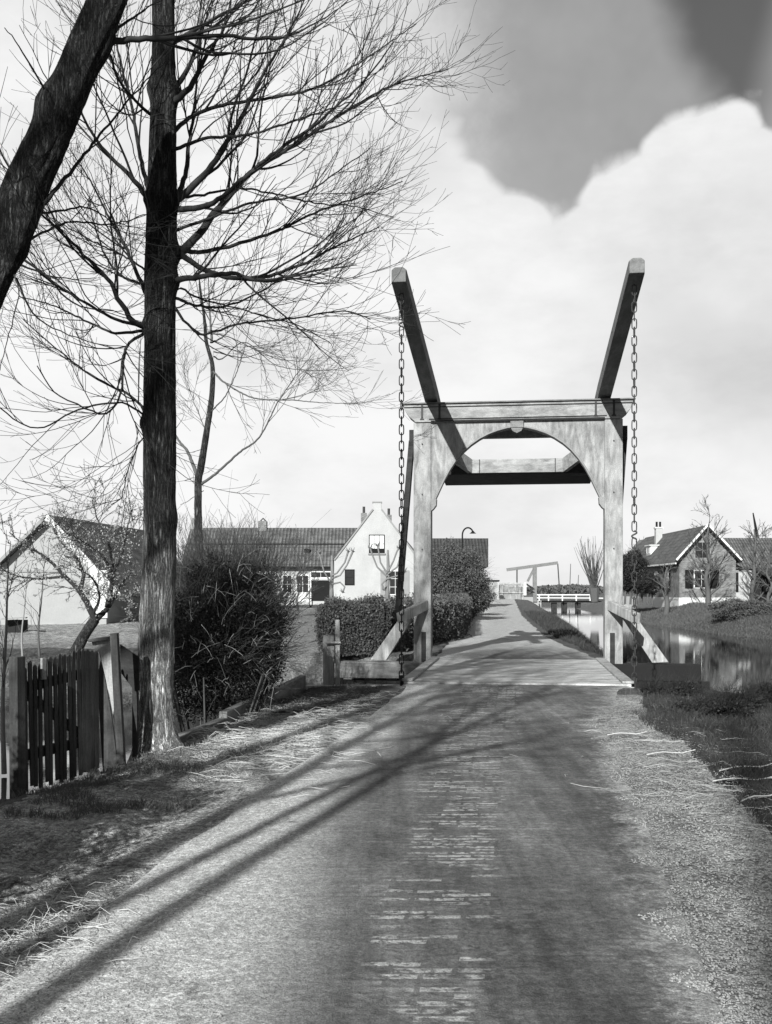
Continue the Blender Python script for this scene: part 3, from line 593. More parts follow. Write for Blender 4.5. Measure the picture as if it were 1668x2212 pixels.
mb = MB(); mb.bar((-1.6, 14.2, -1.2), (-1.6, 14.2, .05), .12, .12); mb.bar((-2.02, 11.6, -1.2), (-2.02, 11.6, -.02), .12, .12); mb.build('stake', 'darkwood', wg, .01)
# board and post left of the deck
bp = thing('warning_board', 'upright weathered board fixed to a thin post at left of the deck', 'post', W(715, 1478, 16.5))
def wbox(x0, x1, y0, y1, Y, dep): 
    a = W(x0, y1, Y); c = W(x1, y0, Y); m_ = MB(); m_.box(a[0], c[0], Y, Y + dep, a[2], c[2]); return m_
wbox(698, 722.5, 1373, 1480, 16.5, .035).build('board', 'oldwood', bp, .006)
wbox(724.5, 734, 1339, 1480, 16.46, .07).build('post', 'oldwood', bp, .006)
wbox(702, 736, 1386, 1390, 16.40, .04).build('cross_rail', 'oldwood', bp, .003)
# ------------------------------------------------------------------ main tree
rg = np.random.default_rng(11)
mt = thing('bare_tree', 'tall bare tree with straight pale-footed trunk beside the picket gate', 'tree', (-2.12, 9.6, 0))
T0 = [W(338, 1650, 9.6), W(335, 1560, 9.6), W(336, 1400, 9.6), W(344, 1200, 9.6), W(345, 900, 9.6), W(347, 600, 9.6), W(352, 300, 9.6), W(353, 0, 9.6), W(353, -260, 9.6)]
TR = [.205, .172, .163, .150, .146, .143, .118, .102, .085]
Ycum = np.cumsum([0] + [math.dist(T0[i], T0[i + 1]) for i in range(len(T0) - 1)]); TRr = np.interp(np.linspace(0, Ycum[-1], 60), Ycum, TR)
trunk(T0, TRr, M['bark'], mt, 3.3, amp=.009, flare=.10, burls=[(W(0, 705, 9.6)[2], ANG_L, .035, .06), (W(0, 545, 9.6)[2], ANG_R, .05, .09), (W(0, 435, 9.6)[2], ANG_R, .03, .07), (W(0, 430, 9.6)[2], ANG_L, .04, .07), (W(0, 200, 9.6)[2], ANG_R, .05, .10), (W(0, 610, 9.6)[2], ANG_R, .03, .08), (W(0, 915, 9.6)[2], ANG_L, .03, .07), (W(0, 1120, 9.6)[2], ANG_R, .02, .1), (W(0, 190, 9.6)[2], ANG_L, .04, .1)])
limbs = [  # traced heights and spans, each given its own spread in depth
 ([(385, 552), (430, 505), (480, 440), (540, 375), (600, 335), (680, 285), (760, 232), (860, 180), (970, 148)], 1.8, .036),
 ([(372, 440), (440, 380), (490, 310), (540, 215), (580, 140), (630, 60), (665, -20)], -1.0, .034),
 ([(372, 435), (398, 390), (407, 320), (418, 250), (425, 180), (440, 60)], .6, .024),
 ([(365, 225), (410, 190), (440, 130), (475, 75), (520, -10)], -.7, .032), ([(370, 205), (415, 130), (440, 60), (460, -20)], .9, .026),
 ([(385, 535), (415, 545), (450, 542), (520, 525), (600, 498), (700, 452), (780, 425), (870, 392)], 1.5, .021),
 ([(388, 548), (440, 582), (500, 600), (570, 598), (650, 572), (730, 530), (820, 490)], .2, .026),
 ([(375, 608), (400, 602), (440, 597), (500, 590), (545, 603), (600, 602), (680, 585), (770, 572)], -1.3, .026),
 ([(372, 452), (430, 448), (480, 425), (530, 382), (610, 318), (700, 255), (790, 170), (850, 90)], -1.6, .026),
 ([(370, 640), (400, 652), (425, 660), (480, 662), (540, 642), (640, 590), (720, 560)], 1.7, .014),
 ([(372, 655), (405, 700), (440, 722), (520, 700), (620, 690), (740, 672), (800, 690)], -.8, .012),
 ([(368, 640), (392, 622), (420, 640), (470, 655), (560, 680), (650, 705), (715, 742)], 1.2, .010),
 ([(360, 300), (400, 262), (470, 230), (560, 215), (680, 190), (800, 120), (900, 50)], 1.3, .020),
 ([(362, 100), (430, 60), (520, 10), (600, -30)], .8, .024), ([(365, 330), (440, 300), (540, 290), (640, 260), (760, 220)], -1.5, .016),
 ([(375, 430), (440, 420), (520, 408), (600, 420), (690, 440), (760, 445), (850, 470)], 1.9, .012),
 ([(370, 500), (430, 480), (540, 440), (650, 420), (730, 370), (800, 320)], .6, .014),
 ([(322, 708), (290, 695), (262, 655), (230, 600), (180, 550), (140, 510), (80, 455), (20, 400)], -1.2, .026),
 ([(325, 650), (300, 600), (270, 530), (235, 470), (200, 400), (150, 320)], .7, .020),
 ([(328, 440), (290, 390), (240, 340), (200, 290), (165, 220), (140, 150)], -.8, .026), ([(328, 430), (305, 350), (285, 230), (270, 170), (250, 90), (230, 20)], .9, .022),
 ([(322, 712), (250, 720), (180, 690), (110, 658), (40, 640)], .9, .014), ([(320, 705), (250, 690), (170, 645), (100, 600), (45, 540)], -1.2, .016),
 ([(318, 715), (280, 740), (268, 770), (264, 810), (260, 850), (243, 884), (215, 894), (165, 872), (115, 845), (80, 790)], -.5, .014),
 ([(325, 615), (270, 600), (232, 560), (205, 490), (190, 430)], 1.3, .013), ([(322, 915), (300, 870), (270, 848), (200, 812), (130, 760), (50, 690)], .6, .013),
 ([(322, 925), (300, 960), (275, 1020), (262, 1075), (240, 1090)], -.3, .006), ([(322, 590), (280, 560), (200, 520), (110, 470)], 1.0, .010),
 ([(330, 250), (290, 215), (250, 160), (225, 60)], -.9, .015), ([(325, 905), (260, 870), (170, 885), (80, 925), (0, 880), (-60, 800)], -1.0, .009),
]
for pts2, dY, r0 in limbs: limb('branch', mt, pts2, 9.6, dY, r0*1.2, .0045, M['twigdark'], rg)
# ------------------------------------------------------------------ leaning tree
lt = thing('leaning_tree', 'thick dark tree leaning in from the left edge above the gate', 'tree', (-4.9, 8.6, -.05))
LP = [(-4.95, 8.7, -.3), W(-330, 1250, 8.5), W(-110, 800, 8.4), W(25, 490, 8.35), W(60, 400, 8.35), W(118, 270, 8.3), W(175, 130, 8.3), W(232, 0, 8.3), W(310, -190, 8.2)]
trunk(LP, [.26, .21, .19, .178, .172, .168, .165, .158, .14, .12], M['bark2'], lt, 8.1, amp=.015, flare=.05, burls=[(W(0, 235, 8.3)[2], ANG_L, .05, .12), (W(0, 90, 8.3)[2], ANG_R, .03, .12), (W(0, 520, 8.3)[2], ANG_R, .03, .1)])
for pts2, dY, r0 in [([(235, 90), (300, 84), (400, 82), (470, 76), (560, 85), (620, 78), (690, 45), (750, 5)], .9, .030),
    ([(95, 440), (150, 372), (200, 312), (270, 225), (330, 160), (360, 130)], .8, .020), ([(80, 462), (130, 455), (185, 448), (240, 475), (320, 500)], 1.0, .012),
    ([(60, 520), (130, 485), (180, 480), (240, 485), (310, 465), (372, 448)], 1.2, .012), ([(45, 572), (110, 595), (160, 602), (205, 600)], .5, .010),
    ([(50, 560), (105, 600), (145, 645), (190, 665), (245, 672), (300, 695)], .8, .011), ([(35, 600), (60, 660), (100, 700), (200, 740), (270, 748)], .7, .009),
    ([(230, 100), (255, 60), (300, 30), (340, 0)], .5, .02), ([(30, 590), (40, 640), (20, 720), (0, 800)], -.4, .006), ([(120, 250), (90, 180), (40, 100), (10, 60)], -.8, .012),
    ([(70, 420), (30, 380), (-10, 300), (-30, 200)], -.6, .012), ([(240, 120), (260, 200), (290, 330), (330, 480)], .9, .008)]:
    limb('branch', lt, pts2, 8.35, dY, r0, .003, M['twigdark'], rg, dict(TW, dens=[4.5, 5, 3.5]))
# ------------------------------------------------------------------ second tree behind the bush
st = thing('young_tree', 'slender forked bare tree behind the dark bush', 'tree', W(428, 1440, 24))
S0 = [W(428, 1440, 24), W(429, 1200, 24), W(428, 1050, 24), W(434, 1010, 24), W(447, 930, 24), W(458, 850, 24), W(459, 790, 24), W(446, 740, 24), W(442, 690, 24), W(432, 620, 24), W(428, 560, 24)]
trunk(S0, [.12, .10, .10, .098, .085, .08, .07, .055, .042, .028, .012], M['bark3'], st, 5.5, sides=20, amp=.006)
T2 = dict(TW, seg=.25, rmin=.0035, dens=[2.6, 3.2, 2.4], len=[2.0, 1.0, .5], up=.35, slen=.006)
for pts2, dY, r0 in [([(427, 1030), (405, 975), (385, 950), (360, 900), (330, 850)], 1, .05), ([(436, 1045), (470, 1020), (520, 975), (560, 945), (600, 870), (640, 810), (680, 760)], -1, .035),
    ([(455, 740), (478, 730), (520, 690), (560, 640), (600, 580)], 1, .022), ([(462, 770), (480, 775), (530, 740), (600, 790), (700, 800), (770, 790)], 1, .016), ([(458, 800), (490, 830), (550, 860), (640, 865), (700, 870), (775, 872)], -1.2, .026),
    ([(458, 740), (452, 650), (450, 580)], .4, .035), ([(456, 890), (490, 850), (520, 780), (540, 700)], -1, .018), ([(455, 720), (500, 730), (600, 775), (700, 780)], .8, .016),
    ([(450, 945), (420, 870), (395, 800)], .8, .012), ([(440, 1060), (410, 1080), (390, 1090)], .3, .010), ([(462, 760), (540, 770), (640, 720)], 1.8, .014)]:
    limb('branch', st, pts2, 24, dY*1.5, r0, .006, M['twigmid'], rg, T2)
# ------------------------------------------------------------------ gate and posts
gt = thing('picket_gate', 'weathered dark picket gate with ragged tops, standing open by the tree', 'gate', (-2.7, 8.4, 0))
GA = Vector((-2.83, 7.95, 0)); GB = Vector((-2.45, 8.85, 0)); gd = (GB - GA).normalized(); gn = Vector((gd.y, -gd.x, 0)); gl = (GB - GA).length
rnd = random.Random(4)
# heights measured against the photo: top edge z by fraction
def gp(f, z, off=0): p = GA + gd*(f*gl) + gn*off; return (p.x, p.y, z)
mb = MB(); mb.bar(gp(.0, -.12, .03), gp(-.01, 1.0, .03), .085, .09, up=gd[:]); mb.build('stile', 'gatewood', gt, .006)
NP = 17
for k in range(NP):
    f = .07 + .93*k/(NP - 1)
    zt = .90 + .10*f + rnd.uniform(-.035, .025); zb = -.03 + rnd.uniform(-.03, .02) + (.02 if k > 12 else 0)
    if k == 4: zt -= .0
    mb = MB(); lean = rnd.uniform(-.018, .018); wdp = .038 if k < 14 else .055
    mb.bar(gp(f + lean, zb, .0), gp(f - .02, zt, .0), .02, wdp, up=gn[:]) if False else mb.bar(gp(f + lean, zb), gp(f - .02, zt), wdp, .012, up=gn[:])
    mb.bar(gp(f - .02, zt), gp(f - .021, zt + .018), wdp, .012, wdp*.4, .010, up=gn[:]); mb.build('picket', 'gatewood', gt)
for z0, z1 in ((.22, .24), (.74, .82)):
    mb = MB(); mb.bar(gp(.0, z0, -.03), gp(1.0, z1, -.03), .035, .085); mb.build('rail', 'gatewood', gt, .004)
mb = MB(); mb.bar(gp(.02, .80, -.055), gp(1.0, .20, -.055), .03, .075); mb.build('brace', 'gatewood', gt, .004)
mb = MB(); mb.bar(gp(.30, .80, .02), gp(.30, .97, .02), .05, .02, up=gn[:]); mb.build('patch_board', 'oldwood', gt, .003)
gpst = thing('gate_post', 'dark square gate post with pale angled boards between gate and tree', 'post', W(262, 1658, 8.95))
mb = MB(); mb.bar(W(264, 1672, 8.95), W(247, 1368, 8.95), .062, .075, up=(0, 1, 0)); mb.build('post', 'gatewood', gpst, .005)
mb = MB(); a = [W(197, 1385, 9.25), W(242, 1381, 9.25), W(262, 1600, 9.25), W(254, 1600, 9.25), W(236, 1500, 9.25)]
mb.add(list(a) + [(x, y + .03, z) for x, y, z in a], [(0, 1, 2, 3, 4), (9, 8, 7, 6, 5)] + [(i, i + 5, (i + 1) % 5 + 5, (i + 1) % 5) for i in range(5)]); mb.build('pale_board', 'oldwood', gpst, .003)
mb = MB(); a = [W(200, 1413, 8.93), W(214, 1408, 8.93), W(228, 1470, 8.93), W(243, 1560, 8.93), W(256, 1668, 8.93), W(222, 1672, 8.93), W(213, 1520, 8.93)]
n_ = 7; mb.add(list(a) + [(x, y + .02, z) for x, y, z in a], [tuple(range(n_)), tuple(range(2*n_ - 1, n_ - 1, -1))] + [(i, i + n_, (i + 1) % n_ + n_, (i + 1) % n_) for i in range(n_)]); mb.build('dark_panel', 'gatewood', gpst, .003)
mb = MB(); mb.bar(W(193, 1384, 9.23), W(244, 1377, 9.23), .09, .03); mb.build('cap', 'oldplank', gpst, .003)
mb = MB(); a = [W(259, 1392, 9.3), W(300, 1420, 9.3), W(300, 1492, 9.3), W(290, 1492, 9.3), W(262, 1455, 9.3)]
mb.add(list(a) + [(x, y + .03, z) for x, y, z in a], [(0, 1, 2, 3, 4), (9, 8, 7, 6, 5)] + [(i, i + 5, (i + 1) % 5 + 5, (i + 1) % 5) for i in range(5)]); mb.build('dark_board', 'darkwood', gpst, .003)  # second panel, its shadow put into the dark timber colour
mb = MB(); mb.bar(W(292, 1640, 9.35), W(292, 1480, 9.35), .045, .045, up=(0, 1, 0)); mb.build('prop', 'darkwood', gpst, .003)
# ------------------------------------------------------------------ foliage helpers
def leaves(P_, size, rg, nrm_up=0.0, aspect=.6):
    n = len(P_); a = rg.normal(0, 1, (n, 3)); a /= np.linalg.norm(a, axis=1, keepdims=True); b_ = rg.normal(0, 1, (n, 3)); b_ -= a*(a*b_).sum(1, keepdims=True); b_ /= np.linalg.norm(b_, axis=1, keepdims=True)
    s = (size*rg.uniform(.5, 1.3, (n, 1))); A = a*s; Bq = b_*s*aspect
    V = np.stack([P_ - A, P_ + Bq - A*.1, P_ + A, P_ - Bq - A*.1], 1).reshape(-1, 3); return V, np.arange(n*4).reshape(n, 4)
def box_pts(n, x0, x1, y0, y1, z0, z1, rg, rough=.12):
    """points near the surface of a lumpy clipped block"""
    P_ = np.stack([rg.uniform(x0, x1, n), rg.uniform(y0, y1, n), rg.uniform(z0, z1, n)], 1); k = rg.random(n)
    dx, dy, dz = x1 - x0, y1 - y0, z1 - z0; A = np.array([dy*dz, dy*dz, dx*dz, dx*dz, dx*dy]); A = np.cumsum(A/A.sum()); c = np.searchsorted(A, k)
    P_[c == 0, 0] = x0; P_[c == 1, 0] = x1; P_[c == 2, 1] = y0; P_[c == 3, 1] = y1; P_[c == 4, 2] = z1
    off = vnoise(P_[:, 0] + P_[:, 2]*1.3, P_[:, 1] + P_[:, 2], 2.2, 3)*.22 + rg.normal(0, rough*.5, n)
    cen = np.array([(x0 + x1)/2, (y0 + y1)/2, (z0 + z1)/2]); d = np.zeros_like(P_)
    d[c == 0, 0] = -1; d[c == 1, 0] = 1; d[c == 2, 1] = -1; d[c == 3, 1] = 1; d[c == 4, 2] = 1
    return P_ + d*off[:, None]
def hedge(name, label, segs, n, size, mat='leafmid', ztop=1.15, wdt=.9, twigs=400, z0=0, cat='hedge'):
    """segs: list of (x, y) centre points"""
    r = thing(name, label, cat, (segs[0][0], segs[0][1], z0)); rg_ = np.random.default_rng(len(label)); Vs = []; mb = MB(); tb = TB()
    Ls = [math.dist(a, c) for a, c in zip(segs[:-1], segs[1:])]
    for (a, c, L) in zip(segs[:-1], segs[1:], Ls):
        d = np.array([(c[0] - a[0])/L, (c[1] - a[1])/L]); nn_ = np.array([-d[1], d[0]])
        m_ = int(n*L/sum(Ls)); P_ = box_pts(m_, 0, L, -wdt/2, wdt/2, z0, ztop, rg_)
        X = np.array(a)[None] + P_[:, :1]*d + P_[:, 1:2]*nn_; Vs.append(np.concatenate([X, P_[:, 2:]], 1))
        w2 = wdt/2 - .12
        q_ = [np.array(a) - nn_*w2, np.array(c) - nn_*w2, np.array(c) + nn_*w2, np.array(a) + nn_*w2]
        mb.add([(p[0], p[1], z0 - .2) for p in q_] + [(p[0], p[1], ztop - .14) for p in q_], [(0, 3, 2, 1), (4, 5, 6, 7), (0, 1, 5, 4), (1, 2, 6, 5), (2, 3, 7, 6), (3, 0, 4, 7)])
        for k in range(int(twigs*L/sum(Ls))):
            p = Vs[-1][rg_.integers(len(Vs[-1]))]; dr = rg_.normal(0, .6, 3); dr[2] = abs(dr[2]) + .4; dr /= np.linalg.norm(dr); l = rg_.uniform(.1, .3); tb.add([p - dr*l*.5, p + dr*l*.2, p + dr*l*.6 + rg_.normal(0, .02, 3)], [.006, .004, .002], 3)
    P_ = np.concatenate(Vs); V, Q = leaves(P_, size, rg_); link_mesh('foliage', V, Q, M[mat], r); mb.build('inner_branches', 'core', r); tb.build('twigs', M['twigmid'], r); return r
hc = Bp(-3.15, 1.6)
hedge('clipped_hedge', 'clipped dark hedge along the ditch, ending at the left portal post', [(-1.45, 24.6), (hc[0], hc[1])], 42000, .028, ztop=1.18, wdt=.9, twigs=900)
rl_ = [(hc[0] - .1, hc[1] + .6), (2.0, 33), (3.3, 48), (5.6, 70), (9.0, 100)]
hedge('clipped_hedge', 'long clipped hedge along the left side of the road beyond the bridge', rl_, 60000, .045, ztop=1.22, wdt=.9, twigs=1500)
# wild bush on the ditch bank
def bush(name, label, cen, rad, n_tw, n_lf, lsize, seed, core=.62, mat='leafdark', twl=.5, tmat='twigdark', cat='bush', up=.5, flat=0, tr=.004):
    rg_ = np.random.default_rng(seed); cen = np.array(cen); rad = np.array(rad); r = thing(name, label, cat, (cen[0], cen[1], cen[2] - rad[2]))
    d = rg_.normal(0, 1, (n_lf, 3)); d /= np.linalg.norm(d, axis=1, keepdims=True)
    lump = 1 + .22*np.sin(d[:, 0]*5 + seed)*np.cos(d[:, 2]*6 + d[:, 1]*4) + rg_.normal(0, .07, n_lf)
    rr_ = rg_.uniform(core, 1.0, n_lf)**.6; P_ = cen + d*rad*(rr_*lump)[:, None]; V, Q = leaves(P_, lsize, rg_); link_mesh('foliage', V, Q, M[mat], r)
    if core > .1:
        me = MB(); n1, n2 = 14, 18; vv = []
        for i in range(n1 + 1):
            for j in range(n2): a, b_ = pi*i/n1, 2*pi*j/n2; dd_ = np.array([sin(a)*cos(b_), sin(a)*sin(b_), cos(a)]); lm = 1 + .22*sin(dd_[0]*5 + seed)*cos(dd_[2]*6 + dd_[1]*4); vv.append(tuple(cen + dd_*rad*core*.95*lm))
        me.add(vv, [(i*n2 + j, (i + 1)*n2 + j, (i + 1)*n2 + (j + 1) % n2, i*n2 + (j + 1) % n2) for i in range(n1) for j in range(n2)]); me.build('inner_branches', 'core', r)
    tb = TB(); base = cen - np.array([0, 0, rad[2]*.9])
    for k in range(n_tw):
        q = rg_.normal(0, 1, 3); q /= np.linalg.norm(q); q[2] = q[2]*.8 + .15; p = cen + q*rad*rg_.uniform(core*.7, 1.0); dr = q + rg_.normal(0, .5, 3) + np.array([0, 0, up]); dr /= np.linalg.norm(dr); l = twl*rg_.uniform(.4, 1.2)
        m_ = p + dr*l*.5 + rg_.normal(0, .05*l*2, 3); tb.add([p, m_, p + dr*l + rg_.normal(0, .1*l, 3)], [tr, tr*.7, tr*.35], 3)
        if rg_.random() < .5: d3 = dr + rg_.normal(0, .6, 3); tb.add([m_, m_ + d3*l*.3, m_ + d3*l*.55 + rg_.normal(0, .02, 3)], [tr*.6, tr*.45, tr*.3], 3)
    tb.build('twigs', M[tmat], r); return r
bu = bush('wild_bush', 'big dark tangled bush on the ditch bank right of the tall tree', (-2.08, 13.5, .82), (.76, 1.1, 1.02), 1700, 70000, .015, 5, core=.66, twl=.5, tmat='twigmid', tr=.004)
rgb = np.random.default_rng(77); tb = TB()
for k in range(230):   # pale bramble canes on the lower near side
    a = rgb.uniform(0, 2*pi); z = rgb.uniform(-.3, 1.9); sc_ = .95*sqrt(max(.1, 1 - ((z - .72)/1.3)**2)); p = np.array([-2.05 + .8*cos(a)*sc_, 13.0 - abs(sin(a))*1.3*sc_, z]); d = np.array([cos(a)*.7, -.5, rgb.uniform(-.4, .9)]) + rgb.normal(0, .35, 3); d /= np.linalg.norm(d)
    l = rgb.uniform(.12, .42); P_ = [p, p + d*l*.4, p + d*l*.8 + np.array([0, 0, -.03]), p + d*l + np.array([0, 0, -.09*l*2])]; tb.add(P_, [.0035, .003, .0025, .002], 3)
tag(tb.build('bramble_cane', M['twigpale'], bu), kind='stuff')
tb = TB()
for k in range(16):
    a = rgb.uniform(0, 2*pi); tb.add(catmull([(-2.15 + .15*cos(a), 12.9 + .3*sin(a), -1.0), (-2.1 + .4*cos(a), 12.8 + .5*sin(a), -.2), (-2.05 + .6*cos(a), 12.8 + .8*sin(a), .5)], .15), np.linspace(.02, .01, len(catmull([(-2.15 + .15*cos(a), 12.9 + .3*sin(a), -1.0), (-2.1 + .4*cos(a), 12.8 + .5*sin(a), -.2), (-2.05 + .6*cos(a), 12.8 + .8*sin(a), .5)], .15))), 5)
tb.build('stem', M['twigmid'], bu)
bush('wild_bush', 'loose twiggy shrub with thin upright shoots behind the dark bush', (-2.75, 17.5, .95), (1.15, 1.2, 1.15), 2200, 9000, .018, 9, core=.30, twl=.9, tmat='twigmid', mat='leafmid', up=1.6, tr=.005)
# trees and shrubs along the far road side
bush('road_shrub', 'dense dark shrub before the tiled barn left of the road', (3.4, 52, 2.0), (1.55, 1.6, 1.65), 900, 26000, .05, 21, core=.6, mat='leafmid', twl=.8, tmat='twigmid', tr=.008)
bush('road_shrub', 'smaller loose shrub where the road hedge meets the plank shed', (5.45, 62, 1.1), (.9, 1.2, .9), 700, 9000, .05, 22, core=.35, mat='leafmid', twl=.8, tmat='twigmid', tr=.008)
# ------------------------------------------------------------------ houses
def pane_window(parent, x0, x1, z0, z1, y, cols, rows, frame='white', glass='glass', fw=.06, name='window', dep=.05, axis='y'):
    """window set on a wall facing -y (axis y) or -x (axis x, where x0,x1 run along y and y is the wall x)"""
    fn = (lambda a, b_, c: (a, b_, c)) if axis == 'y' else (lambda a, b_, c: (b_, a, c))
    fm = MB(fn)
    fm.box(x0, x0 + fw, y - dep, y + .02, z0, z1); fm.box(x1 - fw, x1, y - dep, y + .02, z0, z1); fm.box(x0 + fw, x1 - fw, y - dep, y + .02, z0, z0 + fw); fm.box(x0 + fw, x1 - fw, y - dep, y + .02, z1 - fw, z1)
    for i in range(1, cols): xx = x0 + (x1 - x0)*i/cols; fm.box(xx - .014, xx + .014, y - dep + .01, y + .01, z0 + fw, z1 - fw)
    for i in range(1, rows): zz = z0 + (z1 - z0)*i/rows; fm.box(x0 + fw, x1 - fw, y - dep + .013, y + .008, zz - .014, zz + .014)
    w_ = fm.build(name, frame, parent); g_ = MB(fn); g_.box(x0 + fw*.5, x1 - fw*.5, y - .022, y - .012, z0 + fw*.5, z1 - fw*.5); g_.build('pane', glass, w_); return w_
def xz(px, py, Y): p = W(px, py, Y); return p[0], p[2]
# farmhouse: white gabled front house and long tiled wing
YH = 68.0; fh = thing('farmhouse', 'whitewashed farmhouse with tall gable and long pantiled wing', 'house', (0, YH, .5))
gx0, gz0 = xz(722, 1297, YH); gx1 = xz(906, 1297, YH)[0]; ex, ez = xz(722, 1210, YH); ax_, az_ = xz(815, 1100, YH)
mb = MB(); mb.prism([(gx0, -.4), (gx1, -.4), (gx1, ez - .05), (ax_ + .25, az_), (ax_ - .25, az_), (gx0, ez)], YH, YH + 9); mb.build('gable_house_wall', 'whitewash', fh)
for s in (-1, 1):
    e = (gx0, ez) if s < 0 else (gx1, ez); mb = MB(); k = s*.22
    mb.add([(e[0] + k, YH + .15, e[1] - .12), (ax_ + s*.22, YH + .15, az_ + .06), (ax_ + s*.22, YH + 9.2, az_ + .06), (e[0] + k, YH + 9.2, e[1] - .12), (e[0] + k, YH + .15, e[1] + .02), (ax_, YH + .15, az_ + .2), (ax_, YH + 9.2, az_ + .2), (e[0] + k, YH + 9.2, e[1] + .02)],
           [(0, 3, 2, 1), (4, 5, 6, 7), (0, 1, 5, 4), (1, 2, 6, 5), (2, 3, 7, 6), (3, 0, 4, 7)]); mb.build('roof', 'tiles_y', fh)
mb = MB(); mb.box(ax_ - .28, ax_ + .28, YH - .003, YH + .5, az_ - .1, az_ + .42); c_ = mb.build('chimney', 'whitewash', fh, .02)
mb = MB(); mb.box(ax_ - .32, ax_ + .32, YH - .04, YH + .54, az_ + .42, az_ + .5); mb.build('chimney_cap', 'grey_paint', c_)
for px, z in ((786, 1108), (840, 1112)):
    x, zz = xz(px, z, YH + 4); mb = MB(); mb.box(x - .2, x + .2, YH + 4, YH + 4.5, zz - 1.6, zz); c_ = mb.build('chimney', 'brick', fh, .02)
    mb = MB(); mb.tube([(x, YH + 4.25, zz), (x, YH + 4.25, zz + .45)], .09, 8); mb.build('flue_pot', 'iron', c_)
x0, z1 = xz(797, 1155, YH); x1, z0 = xz(831, 1195, YH); pane_window(fh, x0, x1, z0, z1, YH, 3, 2, 'dark_paint', 'curtain', .05)
mb = MB(); mb.box(x0 - .05, x1 + .05, YH - .10, YH + .0, z0 - .10, z0 - .003); mb.build('window_sill', 'grey_paint', fh)
mb = MB(); mb.box(x0 + .04, x1 - .04, YH - .05, YH - .025, z0 + .04, z0 + .3); mb.build('flower_box', 'dark_paint', fh)  # dark strip across the bottom of the upper window
x0, z1 = xz(745, 1230, YH); x1, z0 = xz(766, 1264, YH); pane_window(fh, x0, x1, z0, z1, YH, 1, 2, 'dark_paint', 'glass', .06)
x0, z1 = xz(840, 1232, YH); x1, z0 = xz(868, 1286, YH); pane_window(fh, x0, x1, z0, z1, YH, 2, 3, 'white', 'glass', .07)
for a, c in ((822, 839), (869, 884)):
    x0, _ = xz(a, 1230, YH); x1, _ = xz(c, 1230, YH); mb = MB(); mb.box(x0, x1, YH - .06, YH - .002, z0, z1); mb.build('shutter', 'grey_paint', fh, .01)
# gable edging
for s in (-1, 1):
    e = (gx0, ez) if s < 0 else (gx1, ez); mb = MB(); mb.bar((e[0], YH - .03, e[1]), (ax_ + s*.28, YH - .03, az_), .10, .10); mb.build('gable_edging', 'grey_paint', fh)
YW = YH + 1.0; wx0 = xz(392, 1200, YW)[0]; wx1 = gx0 + 2.0; rz = xz(0, 1144, YW + 3.2)[1]; wz = xz(0, 1226, YW)[1]
mb = MB(); mb.box(wx0 + .2, gx0 + .5, YW, YW + 6, -.3, wz - .02); mb.build('wing_wall', 'whitewash', fh)
mb = MB(); yr = YW + 3.2
mb.add([(wx0, YW - .3, wz - .05), (wx1, YW - .3, wz - .05), (wx1, yr, rz), (wx0, yr, rz), (wx0, YW - .3, wz + .07), (wx1, YW - .3, wz + .07), (wx1, yr, rz + .12), (wx0, yr, rz + .12), (wx0, yr + 3.3, wz), (wx1, yr + 3.3, wz)],
       [(0, 1, 5, 4), (4, 5, 6, 7), (0, 4, 7, 3), (1, 2, 6, 5), (7, 6, 9, 8), (0, 3, 2, 1)]); mb.build('wing_roof', 'tiles_x', fh)
mb = MB(); mb.add([(wx0 + .2, YW, wz - .1), (wx0 + .2, YW + 6.2, wz - .1), (wx0 + .2, yr, rz), (wx0 + .45, YW, wz - .1), (wx0 + .45, YW + 6.2, wz - .1), (wx0 + .45, yr, rz)], [(0, 1, 2), (3, 5, 4), (0, 2, 5, 3), (1, 4, 5, 2)]); mb.build('end_gable', 'whitewash', fh)
mb = MB(); mb.prism([(wx0 - .1, rz), (wx0 + .45, rz), (wx0 + .2, rz + .8), (wx0 + .12, rz + .8)], yr - .1, yr + .1); mb.build('finial', 'grey_paint', fh)
mb = MB(); mb.box(wx0, wx1, YW - .36, YW - .28, wz - .08, wz + .06); mb.build('gutter', 'dark_paint', fh)
f_ = .55; mb = MB(); ym = YW - .3 + (yr - YW + .3)*f_; zm = wz + .07 + (rz - wz)*f_; mb.box(wx0, wx1 - .6, ym - .04, ym + .04, zm + .03, zm + .09); mb.build('roof_joint', 'dark_paint', fh)
x0, z1 = xz(559, 1126, yr); x1, _ = xz(577, 1150, yr); mb = MB(); mb.box(x0, x1, yr - .3, yr + .3, rz - .2, z1); c_ = mb.build('chimney', 'brick', fh, .02)
mb = MB(); mb.tube([(x0 + .12, yr, z1), (x0 + .3, yr, z1 + .2), (x0 + .5, yr, z1)], .05, 6); mb.build('chimney_hood', 'iron', c_)
x0, z1 = xz(670, 1252, YW); x1, z0 = xz(716, 1298, YW)
mb = MB(); mb.box(x0 + .08, x1 - .08, YW - .04, YW - .012, z0, z1 - .06); d_ = mb.build('door', 'dark_paint', fh)
mb = MB(); mb.box(x0, x0 + .08, YW - .07, YW - .002, z0, z1); mb.box(x1 - .08, x1, YW - .07, YW - .002, z0, z1); mb.box(x0, x1, YW - .07, YW - .002, z1, z1 + .08); mb.build('door_frame', 'white', d_)
pane_window(fh, x0, x1, z1 + .083, xz(0, 1234, YW)[1], YW - .005, 2, 1, 'white', 'glass', .07, name='transom_window')
for a, c, t0_, b0 in ((640, 668, 1242, 1282), (610, 632, 1242, 1282), (566, 588, 1240, 1285), (490, 512, 1240, 1285)):
    x0, z1 = xz(a, t0_, YW); x1, z0 = xz(c, b0, YW); pane_window(fh, x0, x1, z0, z1, YW, 2, 2, 'white' if a > 600 else 'dark_paint', 'glass', .06)
